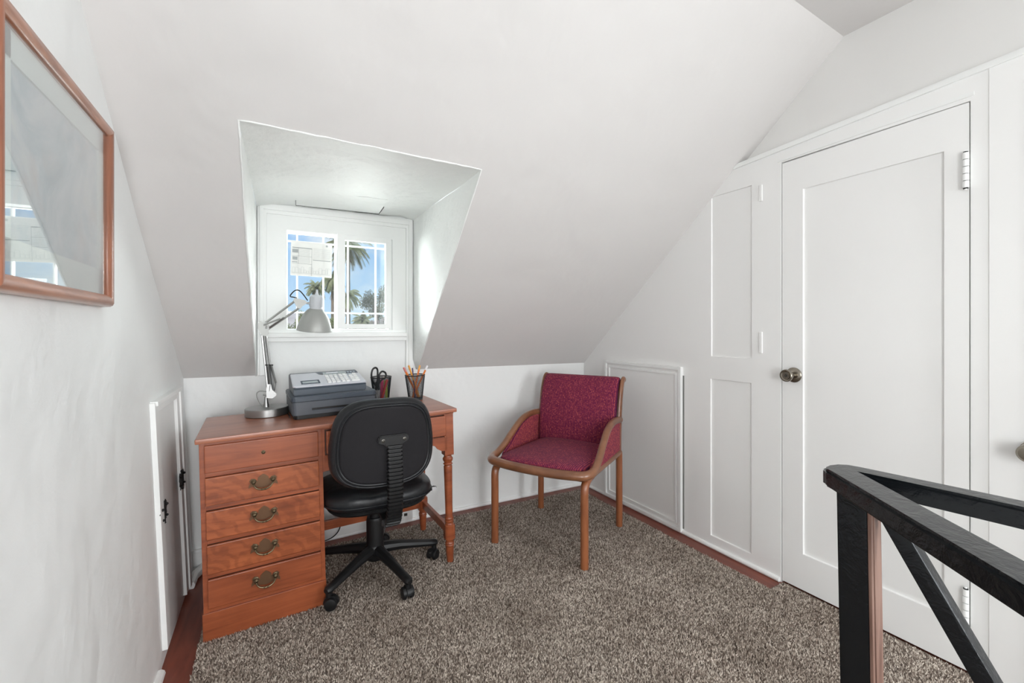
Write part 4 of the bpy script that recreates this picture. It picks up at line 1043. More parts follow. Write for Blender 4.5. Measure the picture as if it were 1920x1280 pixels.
# ================================================================== task chair (back towards the viewer)
tc = thing('office_chair', 'black upholstered office chair on casters, back to the viewer, at the desk', 'office chair', (0.440, 2.200, floor_z(0.44) + 0.010), (0, 0, R(0)))
angs = [-140.3, -73.4, -0.3, 71.5, 143.5]
mb = MB(); mb.lathe([(0, 0.072), (0.036, 0.072), (0.046, 0.085), (0.048, 0.125), (0.042, 0.140), (0.0395, 0.145), (0.0405, 0.262), (0.037, 0.275), (0, 0.275)], 28); mb.build('hub', M_BLACKPLASTIC, tc)
for a in angs:
    A = R(a); ca, sa = math.cos(A), math.sin(A)
    l = MB(); pts = []; rs = []
    for t, z, w_, h_ in ((0.02, 0.118, 0.024, 0.026), (0.06, 0.118, 0.022, 0.024), (0.12, 0.112, 0.019, 0.021), (0.20, 0.098, 0.017, 0.017), (0.27, 0.086, 0.016, 0.015), (0.300, 0.082, 0.016, 0.015), (0.312, 0.080, 0.010, 0.010)):
        pts.append((t*ca, t*sa, z)); rs.append((w_*1.22, h_*1.12))
    l.tube(pts, rs, 10); leg = l.build('leg', M_BLACKPLASTIC, tc)
    leg_end = (0.296*ca, 0.296*sa)
    c_ = MB(); sw = R(a * 1.7 + 40)   # each caster swivels its own way
    Mc = Matrix.Translation((leg_end[0], leg_end[1], 0)) @ Matrix.Rotation(sw, 4, 'Z')
    c_.cyl(Mc @ Vector((0, 0, 0.05)), Mc @ Vector((0, 0, 0.078)), 0.013, seg=14)
    hood = [(0.032*math.cos(R(t)) - 0.010, 0.026 + 0.032*math.sin(R(t))) for t in range(-5, 186, 15)]
    hood2 = [(p, z) for p, z in hood] + [(-0.034, 0.020), (0.012, 0.020)]
    tmp = MB(); tmp.prism(hood2, 'y', -0.010, 0.010, bev=0.002); tb = tmp.bm.copy(); tmp.bm.free(); c_.merge(tb, Mc)
    for s_ in (-1, 1):
        Mw = Mc @ Matrix.Translation((-0.010, s_*0.011, 0.0265)) @ Matrix.Rotation(R(-90*s_), 4, 'X')
        c_.lathe([(0, 0), (0.0262, 0), (0.0262, 0.009), (0.024, 0.013), (0.018, 0.015), (0, 0.0155)], 24, Mw)
    c_.build('caster', M_BLACKPLASTIC, leg)
mb = MB(); mb.cyl((0, 0, 0.27), (0, 0, 0.352), 0.024, 0.026, 18); mb.build('gas_lift', M_BLACKPLASTIC, tc)
mb = MB(); mb.box(-0.07, 0.07, -0.10, 0.10, 0.345, 0.375, bev=0.008); mb.box(-0.16, 0.16, -0.02, 0.02, 0.355, 0.375, bev=0.004)
mb.tube([(0.06, 0.02, 0.352), (0.20, 0.02, 0.348), (0.275, 0.02, 0.352)], [(0.006, 0.006), (0.006, 0.006), (0.006, 0.006)], 8)
mb.build('seat_mechanism', M_BLACKPLASTIC, tc)
mb = MB(); mb.tube([(0.262, 0.02, 0.350), (0.282, 0.02, 0.352), (0.305, 0.02, 0.356), (0.315, 0.02, 0.358)], [(0.008, 0.005), (0.020, 0.008), (0.020, 0.008), (0.006, 0.004)], 10); lev = mb.build('lever', M_BLACKPLASTIC, tc)
mb = MB(); mb.box(0.286, 0.308, -0.002, 0.002, 0.350, 0.366); mb.build('lever_label', M_WHITECAP, lev)
# seat cushion
def cushion(name, m, parent, hx, hy, hz, e=0.45, e2=0.42, seg=56, rings=24, fn=None, loc=(0, 0, 0), rot=(0, 0, 0)):
    b_ = MB(); b_.ball((0, 0, 0), hx, hy, hz, seg, rings, e, e2)
    if fn:
        for v in b_.bm.verts: v.co = fn(v.co)
    return b_.build(name, m, parent, smooth=80, loc=loc, rot=rot)
def seatfn(p):
    u = p.x / 0.255; v = p.y / 0.245
    z = p.z
    if z > 0: z += -0.010 * math.exp(-(u*u*3 + v*v*3)) + 0.006 * math.sin(p.x * 40) * math.exp(-((v + 0.75)/0.2)**2)
    else: z *= 1.0 - 0.15 * (u*u)
    z += 0.012 * (1 - v) * 0.2 - 0.02 * max(0, v - 0.6)
    return Vector((p.x, p.y, z))
seat = cushion('seat', M_BLACKVINYL, tc, 0.252, 0.240, 0.056, e=0.62, e2=0.62, fn=seatfn, loc=(0.0, 0.01, 0.418))
mb = MB(); ring = []
for i in range(80):
    t = 2*PI*i/80; sp = lambda x, p: math.copysign(abs(x)**p, x)
    ring.append((0.2535*sp(math.cos(t), .62), 0.2415*sp(math.sin(t), .62), -0.006))
mb.tube(ring, 0.0035, 6, closed=True); mb.build('piping', M_BLACKVINYL, seat)
mb = MB(); mb.ball((0, 0, 0), 0.225, 0.212, 0.016, 40, 8, 0.6, 0.5); mb.build('seat_pan', M_BLACKPLASTIC, tc, loc=(0, 0.01, 0.372))
# backrest
def backfn(p):
    u = p.x / 0.212; w = p.z / 0.190
    x = p.x * (1 + 0.035 * (-w) - 0.07 * max(0, w)); z = p.z
    y = p.y + 0.045 * u * u - 0.006   # curls forward at the sides
    return Vector((x, y, z))
def se(t, p): return math.copysign(abs(t)**p, t)
def slabback(name, m, hx, hz, y0, y1, edge, parent, e=0.60, loc=(0, 0, 0), rot=(0, 0, 0), fn=backfn):
    # rounded slab in xz with soft rim, thickness y0..y1
    b_ = MB(); seg = 64; rows_ = [(0.0, 0), (0.5, 0), (0.8, 0), (0.93, 0.0)] + [(1 - edge + edge*math.sin(a), 1 - math.cos(a)) for a in [R(k) for k in (0, 25, 50, 70, 90, 110, 130, 155, 180)]] + [(0.93, 2), (0.8, 2), (0.5, 2), (0.0, 2)]
    verts = []; faces = []; rr_ = []
    for (s_, yy) in rows_:
        y = y0 + (y1 - y0) * yy / 2
        if s_ == 0: rr_.append([len(verts)]); verts.append(fn(Vector((0, y, 0))))
        else:
            rr_.append(list(range(len(verts), len(verts) + seg)))
            for k in range(seg):
                t = 2*PI*k/seg; verts.append(fn(Vector((hx*s_*se(math.cos(t), e), y, hz*s_*se(math.sin(t), e)))))
    for a, c in zip(rr_, rr_[1:]):
        for i in range(seg):
            j = (i+1) % seg
            if len(a) == 1: faces.append((a[0], c[i], c[j]))
            elif len(c) == 1: faces.append((a[i], a[j], c[0]))
            else: faces.append((a[i], a[j], c[j], c[i]))
    b_.vf(verts, faces); return b_.build(name, m, parent, smooth=80, loc=loc, rot=rot)
BL, BR_ = (-0.017, -0.300, 0.702), (R(4), 0, R(0))
bk = slabback('backrest', M_BLACKVINYL, 0.220, 0.190, -0.028, 0.034, 0.15, tc, loc=BL, rot=BR_)
slabback('back_panel', M_BLACKFAB, 0.186, 0.162, -0.0335, -0.020, 0.06, bk)
mb = MB(); ring = []
for i in range(90):
    t = 2*PI*i/90; ring.append(backfn(Vector((0.188*se(math.cos(t), .60), -0.029, 0.164*se(math.sin(t), .60)))))
mb.tube(ring, 0.0050, 8, closed=True, up=(0, 1, 0)); mb.build('piping', M_BLACKVINYL, bk)
mb = MB(); ring = []
for i in range(90):
    t = 2*PI*i/90; ring.append(backfn(Vector((0.198*se(math.cos(t), .60), -0.029, 0.174*se(math.sin(t), .60)))))
mb.tube(ring, 0.0030, 8, closed=True, up=(0, 1, 0)); mb.build('piping', M_BLACKVINYL, bk)
# T bracket and ribbed sleeve
mb = MB()
mb.prism([(-0.052, 0.706 + .004), (-0.060, 0.716), (-0.056, 0.738), (-0.046, 0.742), (0.056, 0.742), (0.066, 0.738), (0.070, 0.716), (0.062, 0.710), (0.045, 0.704), (0.038, 0.690), (-0.022, 0.690), (-0.030, 0.702)], 'y', -0.354, -0.338, bev=0.004)
brk = mb.build('bracket', M_BLACKPLASTIC, tc)
mb = MB()
for x in (-0.038, 0.050):
    mb = MB(); mb.lathe([(0.008, 0), (0.0075, 0.003), (0.004, 0.004), (0.0035, 0.0025), (0, 0.0025)], 16, Matrix.Translation((x, -0.354, 0.722)) @ Matrix.Rotation(R(90), 4, 'X')); mb.build('screw', M_KNOBDARK, brk)
path = catmull([(0.010, -0.345, 0.700), (0.011, -0.350, 0.62), (0.012, -0.352, 0.52), (0.012, -0.342, 0.43), (0.010, -0.315, 0.368), (0.006, -0.255, 0.345), (0.0, -0.16, 0.352)], 12)
mb = MB(); fine = []
tot = [0]
for a, c in zip(path, path[1:]): tot.append(tot[-1] + (c - a).length)
def at_len(s):
    for i in range(len(path)-1):
        if tot[i+1] >= s: return path[i].lerp(path[i+1], (s - tot[i]) / max(1e-6, tot[i+1]-tot[i]))
    return path[-1]
pts = []; rs = []; s_ = 0.0; k = 0; pitch = 0.0156
while s_ < 0.395:
    for (ds, w_) in ((0, 0.0), (0.0022, 1.0), (0.0090, 1.0), (0.0112, 0.0)):
        pts.append(at_len(s_ + ds)); rs.append((0.0275 + 0.0050*w_, 0.0095 + 0.0060*w_))
    s_ += pitch
def rect_tube(b_, pts, rs):
    seg = 12; verts = []; faces = []
    for i, p in enumerate(pts):
        t = (pts[min(i+1, len(pts)-1)] - pts[max(i-1, 0)]).normalized(); side = Vector((1, 0, 0)); up_ = side.cross(t).normalized(); a, c = rs[i]
        for kk in range(seg):
            an = 2*PI*(kk + .5)/seg; verts.append(p + side * (a*se(math.cos(an), .35)) + up_ * (c*se(math.sin(an), .35)))
    for i in range(len(pts)-1):
        for kk in range(seg): l = (kk+1) % seg; faces.append((i*seg+kk, i*seg+l, (i+1)*seg+l, (i+1)*seg+kk))
    faces += [tuple(range(seg)), tuple((len(pts)-1)*seg + kk for kk in range(seg))[::-1]]
    b_.vf(verts, faces)
rect_tube(mb, pts, rs); mb.build('ribbed_sleeve', M_BLACKPLASTIC, tc, smooth=30)
mb = MB(); p2 = [at_len(x * 0.05) for x in range(0, 11)]; rect_tube(mb, p2, [(0.018, 0.006)] * len(p2)); mb.build('back_support', M_BLACKPLASTIC, tc)

# ================================================================== burgundy armchair
ac = thing('armchair', 'burgundy woven armchair with rounded brown wooden frame in the corner', 'armchair', (1.450, 2.100, 0.009), (0, 0, R(-59.6)))
hw, hd_ = 0.262, 0.275
# legs: front legs curve over into the under-rail
for s_ in (-1, 1):
    mb = MB(); x = s_*hw
    mb.tube(catmull([(x, -hd_, 0.0), (x, -hd_, 0.15), (x, -hd_, 0.30), (x, -hd_, 0.375), (x, -hd_ + 0.012, 0.405), (x, -hd_ + 0.045, 0.424), (x, -hd_ + 0.09, 0.430)], 5), (0.0205, 0.0205), 18, up=(1, 0, 0)); mb.build('leg', M_LEGWOOD, ac)
    mb = MB(); mb.tube(catmull([(x, hd_, 0.0), (x, hd_, 0.18), (x, hd_ - 0.002, 0.34), (x, hd_ - 0.004, 0.44)], 5), (0.0195, 0.0195), 18, up=(1, 0, 0)); mb.build('leg', M_LEGWOOD, ac)
mb = MB()
for s_ in (-1, 1):
    x = s_*hw; mb.tube(catmull([(x, -hd_ + 0.055, 0.426), (x, -0.10, 0.432), (x, 0.10, 0.436), (x, hd_, 0.440)], 5), (0.0185, 0.0165), 14)
mb.tube([(-hw, hd_ - 0.01, 0.425), (hw, hd_ - 0.01, 0.425)], (0.015, 0.022), 12)
mb.tube([(-hw, -hd_ + 0.06, 0.418), (hw, -hd_ + 0.06, 0.418)], (0.014, 0.020), 12)
mb.build('under_frame', M_CHAIRWOOD, ac)
# front rail running into the two arms: one bent piece
arm = []; rad = []
armL = [(-hw - 0.002, hd_ + 0.004, 0.632), (-hw - 0.004, 0.19, 0.640), (-hw - 0.008, 0.10, 0.636), (-hw - 0.012, 0.02, 0.610), (-hw - 0.018, -0.06, 0.560), (-hw - 0.024, -0.13, 0.510), (-hw - 0.028, -0.20, 0.474), (-hw - 0.026, -0.255, 0.462), (-hw - 0.004, -0.293, 0.458), (-hw + 0.04, -0.312, 0.457), (-0.12, -0.330, 0.456), (0, -0.336, 0.456)]
full = armL + [(-x, y, z) for x, y, z in armL[-2::-1]]
cpts = catmull(full, 6); n_ = len(cpts)
for i in range(n_):
    t = i / (n_ - 1); m_ = min(t, 1 - t)
    a = 0.0190 + 0.008 * min(1, max(0, (m_ - 0.25) / 0.12)); b2 = 0.0195 + 0.0035 * min(1, max(0, (m_ - 0.25) / 0.12))
    rad.append((a, b2))
mb = MB(); mb.tube(cpts, rad, 18); mb.build('arm_rail', M_CHAIRWOOD, ac, smooth=60)
mb = MB(); mb.prism([(-hw + 0.0, 0.25), (-hw - 0.004, 0.0), (-hw - 0.016, -0.20), (-hw - 0.010, -0.262), (-hw + 0.04, -0.302), (-0.12, -0.322), (0, -0.328), (0.12, -0.322), (hw - 0.04, -0.302), (hw + 0.010, -0.262), (hw + 0.016, -0.20), (hw + 0.004, 0.0), (hw, 0.25)], 'z', 0.432, 0.446); mb.build('seat_base', M_CHAIRWOOD, ac, smooth=0)
# back posts with a soft scroll at the top
for s_ in (-1, 1):
    mb = MB(); x = s_*(hw + 0.0)
    pts = catmull([(x, hd_ - 0.004, 0.42), (x, hd_ + 0.0, 0.55), (x, hd_ + 0.008, 0.66), (x, hd_ + 0.026, 0.76), (x, hd_ + 0.052, 0.835), (x, hd_ + 0.076, 0.862), (x, hd_ + 0.096, 0.862)], 6)
    n_ = len(pts); mb.tube(pts, [(0.0125, 0.026 - 0.008*i/(n_-1)) for i in range(n_)], 16, up=(0, -1, 0.001)); mb.build('back_post', M_CHAIRWOOD, ac)
# seat cushion
def sfn(p):
    z = p.z; u = p.x/0.25
    y = p.y - (0.030 * (1 - u*u) if p.y < 0 else 0) * min(1, -p.y / 0.2)
    if z > 0: z += 0.010 * (1 - u*u)
    return Vector((p.x * (1 + 0.055 * (-p.y/0.28)), y, z))
cushion('seat', M_FABRIC, ac, 0.242, 0.270, 0.034, e=0.30, e2=0.5, fn=sfn, loc=(0, -0.016, 0.456), seg=72)
mb = MB(); 
# upholstered back: runs from the seat up and rolls over the top
prof = catmull([(hd_ - 0.066, 0.470), (hd_ - 0.064, 0.56), (hd_ - 0.052, 0.67), (hd_ - 0.030, 0.77), (hd_ - 0.004, 0.835), (hd_ + 0.020, 0.864), (hd_ + 0.052, 0.878), (hd_ + 0.080, 0.872), (hd_ + 0.088, 0.856), (hd_ + 0.070, 0.838), (hd_ + 0.050, 0.79), (hd_ + 0.028, 0.70), (hd_ + 0.008, 0.58), (hd_ + 0.0, 0.46), (hd_ - 0.04, 0.445)], 4, closed=True) if False else None
pc = [Vector((0, y, z)) for y, z in ((hd_ - 0.060, 0.455), (hd_ - 0.068, 0.52), (hd_ - 0.064, 0.60), (hd_ - 0.050, 0.69), (hd_ - 0.026, 0.775), (hd_ + 0.000, 0.838), (hd_ + 0.026, 0.868), (hd_ + 0.058, 0.880), (hd_ + 0.084, 0.874), (hd_ + 0.092, 0.858), (hd_ + 0.076, 0.838), (hd_ + 0.050, 0.78), (hd_ + 0.028, 0.69), (hd_ + 0.012, 0.58), (hd_ + 0.004, 0.46), (hd_ - 0.03, 0.445))]
pc = catmull(pc, 4, closed=True); cen = sum(pc, Vector()) / len(pc)
xsn = [-0.246, -0.2445, -0.240, -0.232, -0.215, -0.15, -0.07, 0, 0.07, 0.15, 0.215, 0.232, 0.240, 0.2445, 0.246]
verts = []; faces = []; m_ = len(pc)
# local inset towards the mid-curve of the pad at the two ends
mid = [pc[i].lerp(pc[(len(pc) - i + 0) % len(pc)], 0.5) for i in range(m_)]
for x in xsn:
    e_ = (0.246 - abs(x)) / 0.03; k_ = 1 - math.sqrt(max(0, 1 - (1 - min(1, e_))**2)) if e_ < 1 else 0
    crown = 0.008 * (1 - (x/0.246)**2)
    for i, p in enumerate(pc):
        q_ = p.copy(); nrm = (pc[(i+1) % m_] - pc[i-1]).normalized(); nv = Vector((0, -nrm.z, nrm.y))
        if nv.dot(p - cen) < 0 and False: nv = -nv
        q_ = p - Vector((0, 1, 0)) * 0 
        ins = 0.014 * k_
        tow = (Vector((0, hd_ - 0.012 + max(0, p.z - 0.62) * 0.22, p.z)) - p); 
        if tow.length > 1e-5: q_ = p + tow.normalized() * min(ins, tow.length)
        if p.y < hd_ and p.z < 0.82: q_.y -= crown
        verts.append((x, q_.y, q_.z - 0.006 * k_ * (1 if p.z > 0.8 else 0)))
for i in range(len(xsn)-1):
    for j in range(m_): l = (j+1) % m_; faces.append((i*m_+j, i*m_+l, (i+1)*m_+l, (i+1)*m_+j))
faces += [tuple(range(m_)), tuple((len(xsn)-1)*m_ + j for j in range(m_))[::-1]]
mb.vf(verts, faces); mb.build('backrest', M_FABRIC, ac, smooth=70)
# side infill panels under the arms
for s_ in (-1, 1):
    poly = [(hd_ - 0.015, 0.455), (hd_ - 0.015, 0.628), (0.19, 0.632), (0.10, 0.628), (0.02, 0.602), (-0.06, 0.552), (-0.13, 0.502), (-0.185, 0.470), (-0.20, 0.440), (0.0, 0.445)]
    mb = MB(); x0 = s_*(hw + 0.001); mb.prism(poly, 'x', min(x0 - 0.010, x0 + 0.010), max(x0 - 0.010, x0 + 0.010), bev=0.004); mb.build('side_panel', M_FABRIC, ac, smooth=30)

# ================================================================== framed picture
PX = -0.3855
pic = thing('framed_picture', 'oak-framed pale abstract picture behind glass on the left wall', 'picture', (PX, 1.235, 1.238), (0, 0, 0))
py0, py1, pz1 = -0.285, 0.278, 0.463      # local y range and top
Mx_ = 0.0
def member(b_, a, c, w_, d_):
    # rounded bar from a to c, width w_ in plane, depth d_ out of wall
    b_.tube([a, c], [(w_, d_)] * 2, 14)
fw = 0.030
mb = MB()
def molding(b_, p0, p1, inward):
    # closed section swept along a side with mitred ends
    p0 = Vector(p0); p1 = Vector(p1); inn = Vector(inward); d = (p1 - p0).normalized()
    sec = [(0.0, 0.0), (0.0, 0.016), (0.003, 0.022), (0.009, 0.026), (0.018, 0.026), (0.026, 0.021), (0.030, 0.014), (0.030, 0.0)]
    verts = []
    for P_, sg in ((p0, 1), (p1, -1)):
        for (w_, o_) in sec: verts.append(P_ + inn * w_ + d * (w_ * sg) + Vector((o_, 0, 0)))
    n_ = len(sec); b_.vf(verts, [(i, (i+1) % n_, n_ + (i+1) % n_, n_ + i) for i in range(n_)] + [tuple(range(n_))[::-1], tuple(range(n_, 2*n_))])
for a_, c_, i_, m_ in (((0, py0, 0), (0, py1, 0), (0, 0, 1), M_OAK), ((0, py0, pz1), (0, py1, pz1), (0, 0, -1), M_OAK), ((0, py1, 0), (0, py1, pz1), (0, -1, 0), M_OAKV), ((0, py0, 0), (0, py0, pz1), (0, 1, 0), M_OAKV)):
    mb = MB(); molding(mb, a_, c_, i_); mb.build('frame_member', m_, pic, smooth=50)
M_MAT = mat('pale_green_white_mat', (0.72, 0.78, 0.75), 0.7)
M_ART = mat('soft_abstract_wash', (0.5, 0.55, 0.56), 0.8)
_v = coords(M_ART, (1, 1, 1)); _n1 = noise(M_ART, _v, 5.5, 7, 0.62, 1.5); _n2 = noise(M_ART, coords(M_ART, (1, 3.1, 2.3)), 3.5, 6, 0.6, 0.8)
_c = ramp(M_ART, _n1, [(0.28, (0.26, 0.36, 0.42)), (0.45, (0.42, 0.52, 0.57)), (0.56, (0.58, 0.62, 0.66)), (0.72, (0.70, 0.72, 0.68))])
setcol(M_ART, mixc(M_ART, ramp(M_ART, _n2, [(0.5, (0, 0, 0)), (0.75, (0.7, 0.7, 0.7))]), _c, (0.52, 0.42, 0.40)))
fi = 0.024
mb = MB(); ma = 0.055   # mat board ring
y0, y1, z0, z1 = py0 + fi, py1 - fi, fi, pz1 - fi
for q in ((y0, y1, z0, z0 + ma + .012), (y0, y1, z1 - ma, z1), (y0, y0 + ma, z0, z1), (y1 - ma + 0.016, y1, z0, z1)): mb.box(0.006, 0.010, *q)
mb.build('mat_board', M_MAT, pic, smooth=0)
mb = MB(); mb.box(0.003, 0.006, y0, y1, z0, z1); mb.build('artwork', M_ART, pic, smooth=0)
mb = MB(); mb.box(0.014, 0.016, y0, y1, z0, z1); mb.build('glass', M_PICGLASS, pic, smooth=0)

# ================================================================== black stair railing
rp = Vector((1.176, 0.545, 0)); RZ = 0.851
rail = thing('stair_railing', 'black gloss-painted wooden stair railing with corner post', 'railing', (rp.x, rp.y, 0.010))
RZ -= 0.010
d1v = Vector((-math.sin(R(38.8)), -math.cos(R(38.8)), 0)); d2v = Vector((math.sin(R(7)), -math.cos(R(7)), 0))
def beam(b_, p, d, L_, w_, z0, z1, start=0.0, bev=0.006):
    side = Vector((d.y, -d.x, 0)); Mt = Matrix((( d.x, side.x, 0, p.x), (d.y, side.y, 0, p.y), (0, 0, 1, 0), (0, 0, 0, 1)))
    b_.box(start, L_, -w_/2, w_/2, z0, z1, M=Mt, bev=bev, seg=3)
s1v = Vector((d1v.y, -d1v.x, 0)); s2v = Vector((d2v.y, -d2v.x, 0)); f0 = Vector((0.036, -0.004, 0))
def meet(p, d, q_, e):
    den = d.x*e.y - d.y*e.x; t = ((q_.x - p.x)*e.y - (q_.y - p.y)*e.x) / den; return p + d*t
fo = f0 - s2v*0.029; fi_ = f0 + s2v*0.029; no = s1v*0.035; ni = -s1v*0.035
poly = [no + d1v*1.35, no + d1v*0.020, Vector((-0.029, 0.023, 0)), Vector((-0.014, 0.033, 0)), Vector((0.012, 0.036, 0)), Vector((0.040, 0.030, 0)), Vector((0.060, 0.014, 0)), fo + d2v*0.012, fo + d2v*1.6, fi_ + d2v*1.6, meet(fi_, d2v, ni, d1v), ni + d1v*1.35]
mb = MB(); mb.prism([(p.x, p.y) for p in poly], 'z', RZ - 0.042, RZ, bev=0.007); mb.build('handrail', M_BLACKPAINT, rail, smooth=50)
LM = Matrix.Translation((0.019, -0.048, RZ - 0.04)) @ Matrix.Rotation(R(-2.0), 4, 'Y')
mb = MB(); mb.box(0.0, 0.050, 0.006, 0.068, -RZ + 0.04, 0.004, M=LM, bev=0.004); mb.build('post', M_BLACKPAINT, rail)
mb = MB(); mb.box(0.002, 0.012, -0.001, 0.006, -RZ + 0.045, -0.002, M=LM, bev=0.0015); mb.box(0.0145, 0.048, -0.002, 0.006, -RZ + 0.045, -0.002, M=LM, bev=0.0015); mb.build('bare_batten', M_TAN, rail)
mb = MB(); mb.box(-0.02, 0.80, -0.016, 0.016, -0.018, 0.018, M=Matrix.Translation((0.047, -0.070, RZ - 0.078)) @ Matrix.Rotation(R(-90), 4, 'Z') @ Matrix.Rotation(R(60), 4, 'Y'), bev=0.004)
mb.build('brace', M_BLACKPAINT, rail)
for (d, L_, o_) in ((d1v, 1.31, Vector((0, 0, 0))), (d2v, 1.56, Vector((0.036, 0, 0)))):
    mb = MB(); p = d * L_ + o_; mb.box(p.x - 0.03, p.x + 0.03, p.y - 0.03, p.y + 0.03, 0, RZ - 0.038, bev=0.004); mb.build('post', M_BLACKPAINT, rail)
mb = MB(); beam(mb, Vector((0.05, -0.01, 0)), d1v, 1.3, 0.035, 0.05, 0.10, start=0.04); mb.build('bottom_rail', M_BLACKPAINT, rail)
mb = MB(); beam(mb, Vector((0.05, -0.01, 0)), d2v, 1.5, 0.035, 0.05, 0.10, start=0.04); mb.build('bottom_rail', M_BLACKPAINT, rail)

# ================================================================== outside the dormer window
GZ = -4.2
M_GRASS = mat('dry_lawn', (0.16, 0.17, 0.08), 0.95); _v = coords(M_GRASS); setcol(M_GRASS, ramp(M_GRASS, noise(M_GRASS, _v, 0.4, 5), [(0.3, (0.10, 0.13, 0.05)), (0.7, (0.24, 0.22, 0.13))]))
mb = MB(); mb.box(-70, 120, 6, 190, GZ - 0.3, GZ); struct(mb.build('ground', M_GRASS, smooth=0), 'garden ground beyond the window')
M_HILL = mat('hazy_mauve_hill', (0.50, 0.42, 0.38), 0.95); _v = coords(M_HILL); setcol(M_HILL, ramp(M_HILL, noise(M_HILL, _v, 0.15, 6), [(0.3, (0.40, 0.33, 0.30)), (0.7, (0.60, 0.52, 0.48))]))
mb = MB(); verts = []; faces = []; nx_, ny_ = 40, 12
for i in range(nx_ + 1):
    for j in range(ny_ + 1):
        x = -60 + 180 * i / nx_; y = 130 + 50 * j / ny_
        hgt = math.sin(PI * j / ny_) * (7.2 + 2.6 * math.sin(x * 0.07 + 1.0) + 1.1 * math.sin(x * 0.21))
        verts.append((x, y, GZ - 0.2 + hgt))
for i in range(nx_):
    for j in range(ny_): a = i*(ny_+1) + j; faces.append((a, a+1, a+ny_+2, a+ny_+1))
mb.vf(verts, faces); struct(mb.build('hills', M_HILL, smooth=80), 'distant pale mauve hillside')
M_BARK = mat('grey_brown_palm_trunk', (0.30, 0.22, 0.17), 0.9); _v = coords(M_BARK, (1, 1, 14)); bump(M_BARK, noise(M_BARK, _v, 2, 3), 0.6, 0.05)
M_DRY = mat('dry_palm_skirt', (0.40, 0.26, 0.15), 0.9)
M_FROND = mat('palm_frond_green', (0.27, 0.29, 0.12), 0.6); _v = coords(M_FROND); setcol(M_FROND, ramp(M_FROND, noise(M_FROND, _v, 1.2, 4), [(0.3, (0.15, 0.19, 0.07)), (0.7, (0.42, 0.38, 0.20))]))
M_LEAF = mat('broadleaf_green', (0.22, 0.23, 0.12), 0.7); _v = coords(M_LEAF); setcol(M_LEAF, ramp(M_LEAF, noise(M_LEAF, _v, 2.5, 4), [(0.3, (0.13, 0.15, 0.07)), (0.7, (0.40, 0.36, 0.24))]))
M_BUSH = mat('bright_bush_green', (0.25, 0.30, 0.08), 0.7); _v = coords(M_BUSH); setcol(M_BUSH, ramp(M_BUSH, noise(M_BUSH, _v, 1.5, 4), [(0.3, (0.12, 0.17, 0.04)), (0.7, (0.46, 0.46, 0.15))]))
M_PINKLEAF = mat('pink_grey_foliage', (0.40, 0.28, 0.28), 0.8); _v = coords(M_PINKLEAF); setcol(M_PINKLEAF, ramp(M_PINKLEAF, noise(M_PINKLEAF, _v, 2.5, 4), [(0.3, (0.24, 0.20, 0.14)), (0.7, (0.52, 0.38, 0.38))]))
SN, CS = math.sin(R(28.5)), math.cos(R(28.5))
def place(az_px, d):
    l = (az_px - 960) / 830.0 * d; return (d*SN + l*CS, d*CS - l*SN)
def palm(name, label, x, y, H_, nf, L_, seed, lean=(0, 0), tr=0.16, skirt=1.2, droop=1.0):
    rr = random.Random(seed); t = thing(name, label, 'palm tree', (x, y, GZ), (0, 0, 0), 'palm trees outside the dormer window')
    b_ = MB(); n_ = 16; pts = []; rs = []
    for i in range(n_ + 1):
        s_ = i / n_; pts.append((lean[0]*s_*s_, lean[1]*s_*s_, H_*s_)); rs.append(tr*(1.25 - 0.4*s_) + 0.02*(i % 2))
    b_.tube(pts, rs, 10, up=(0, 1, 0)); b_.build('trunk', M_BARK, t)
    top = Vector((lean[0], lean[1], H_))
    b_ = MB()
    for k in range(nf):
        az = rr.uniform(0, 2*PI); el = R(rr.uniform(-25, 75)); LL = L_*rr.uniform(0.8, 1.1); dv = Vector((math.cos(az)*math.cos(el), math.sin(az)*math.cos(el), math.sin(el)))
        p = top.copy(); pts = [p.copy()]; v = dv.copy()
        for i in range(12):
            p = p + v * (LL/12); pts.append(p.copy()); v = (v + Vector((0, 0, -0.15*droop))).normalized()
        b_.tube(pts, [0.030*(1 - 0.07*i) for i in range(13)], 4)
        for i in range(1, 12):
            for q_ in range(3):
                a = pts[i].lerp(pts[i+1], q_/3.0) if i < 12 else pts[i]
                tdir = (pts[min(i+1, 12)] - pts[i-1]).normalized(); side = tdir.cross(Vector((0, 0, 1)))
                if side.length < 0.1: side = Vector((math.sin(az), -math.cos(az), 0))
                side.normalize(); ll = 0.30 * L_ * math.sin(PI * (0.10 + 0.84*i/12)) * rr.uniform(0.8, 1.15)
                for s_ in (-1, 1):
                    dd = (side*s_*0.72 + tdir*0.5 + Vector((0, 0, -0.55*droop - 0.25*rr.random()))).normalized()
                    e_ = a + dd*ll; w_ = tdir * 0.035
                    b_.vf([a - w_, a + w_, e_], [(0, 1, 2)])
    b_.build('fronds', M_FROND, t, smooth=0)
    if skirt > 0:
        b_ = MB()
        for k in range(46):
            az = rr.uniform(0, 2*PI); z = rr.uniform(-skirt, 0.0); o_ = Vector((math.cos(az), math.sin(az), 0))
            a = top + Vector((0, 0, z)) + o_*0.12; e_ = a + o_*rr.uniform(0.15, 0.5) + Vector((0, 0, -rr.uniform(0.5, 1.3))); sd_ = Vector((-o_.y, o_.x, 0))*0.06
            b_.vf([a - sd_, a + sd_, e_ + sd_*0.5, e_ - sd_*0.5], [(0, 1, 2, 3)])
        b_.build('dry_skirt', M_DRY, t, smooth=0)
    return t
def pz(v, d): return 1.18 + (617 - v)/830.0*d - GZ
x, y = place(593, 68); palm('palm_tree', 'feathery palm with its crown just above the lamp head, left pane', x, y, pz(540, 68), 46, 2.1, 1, tr=0.13, skirt=0.6)
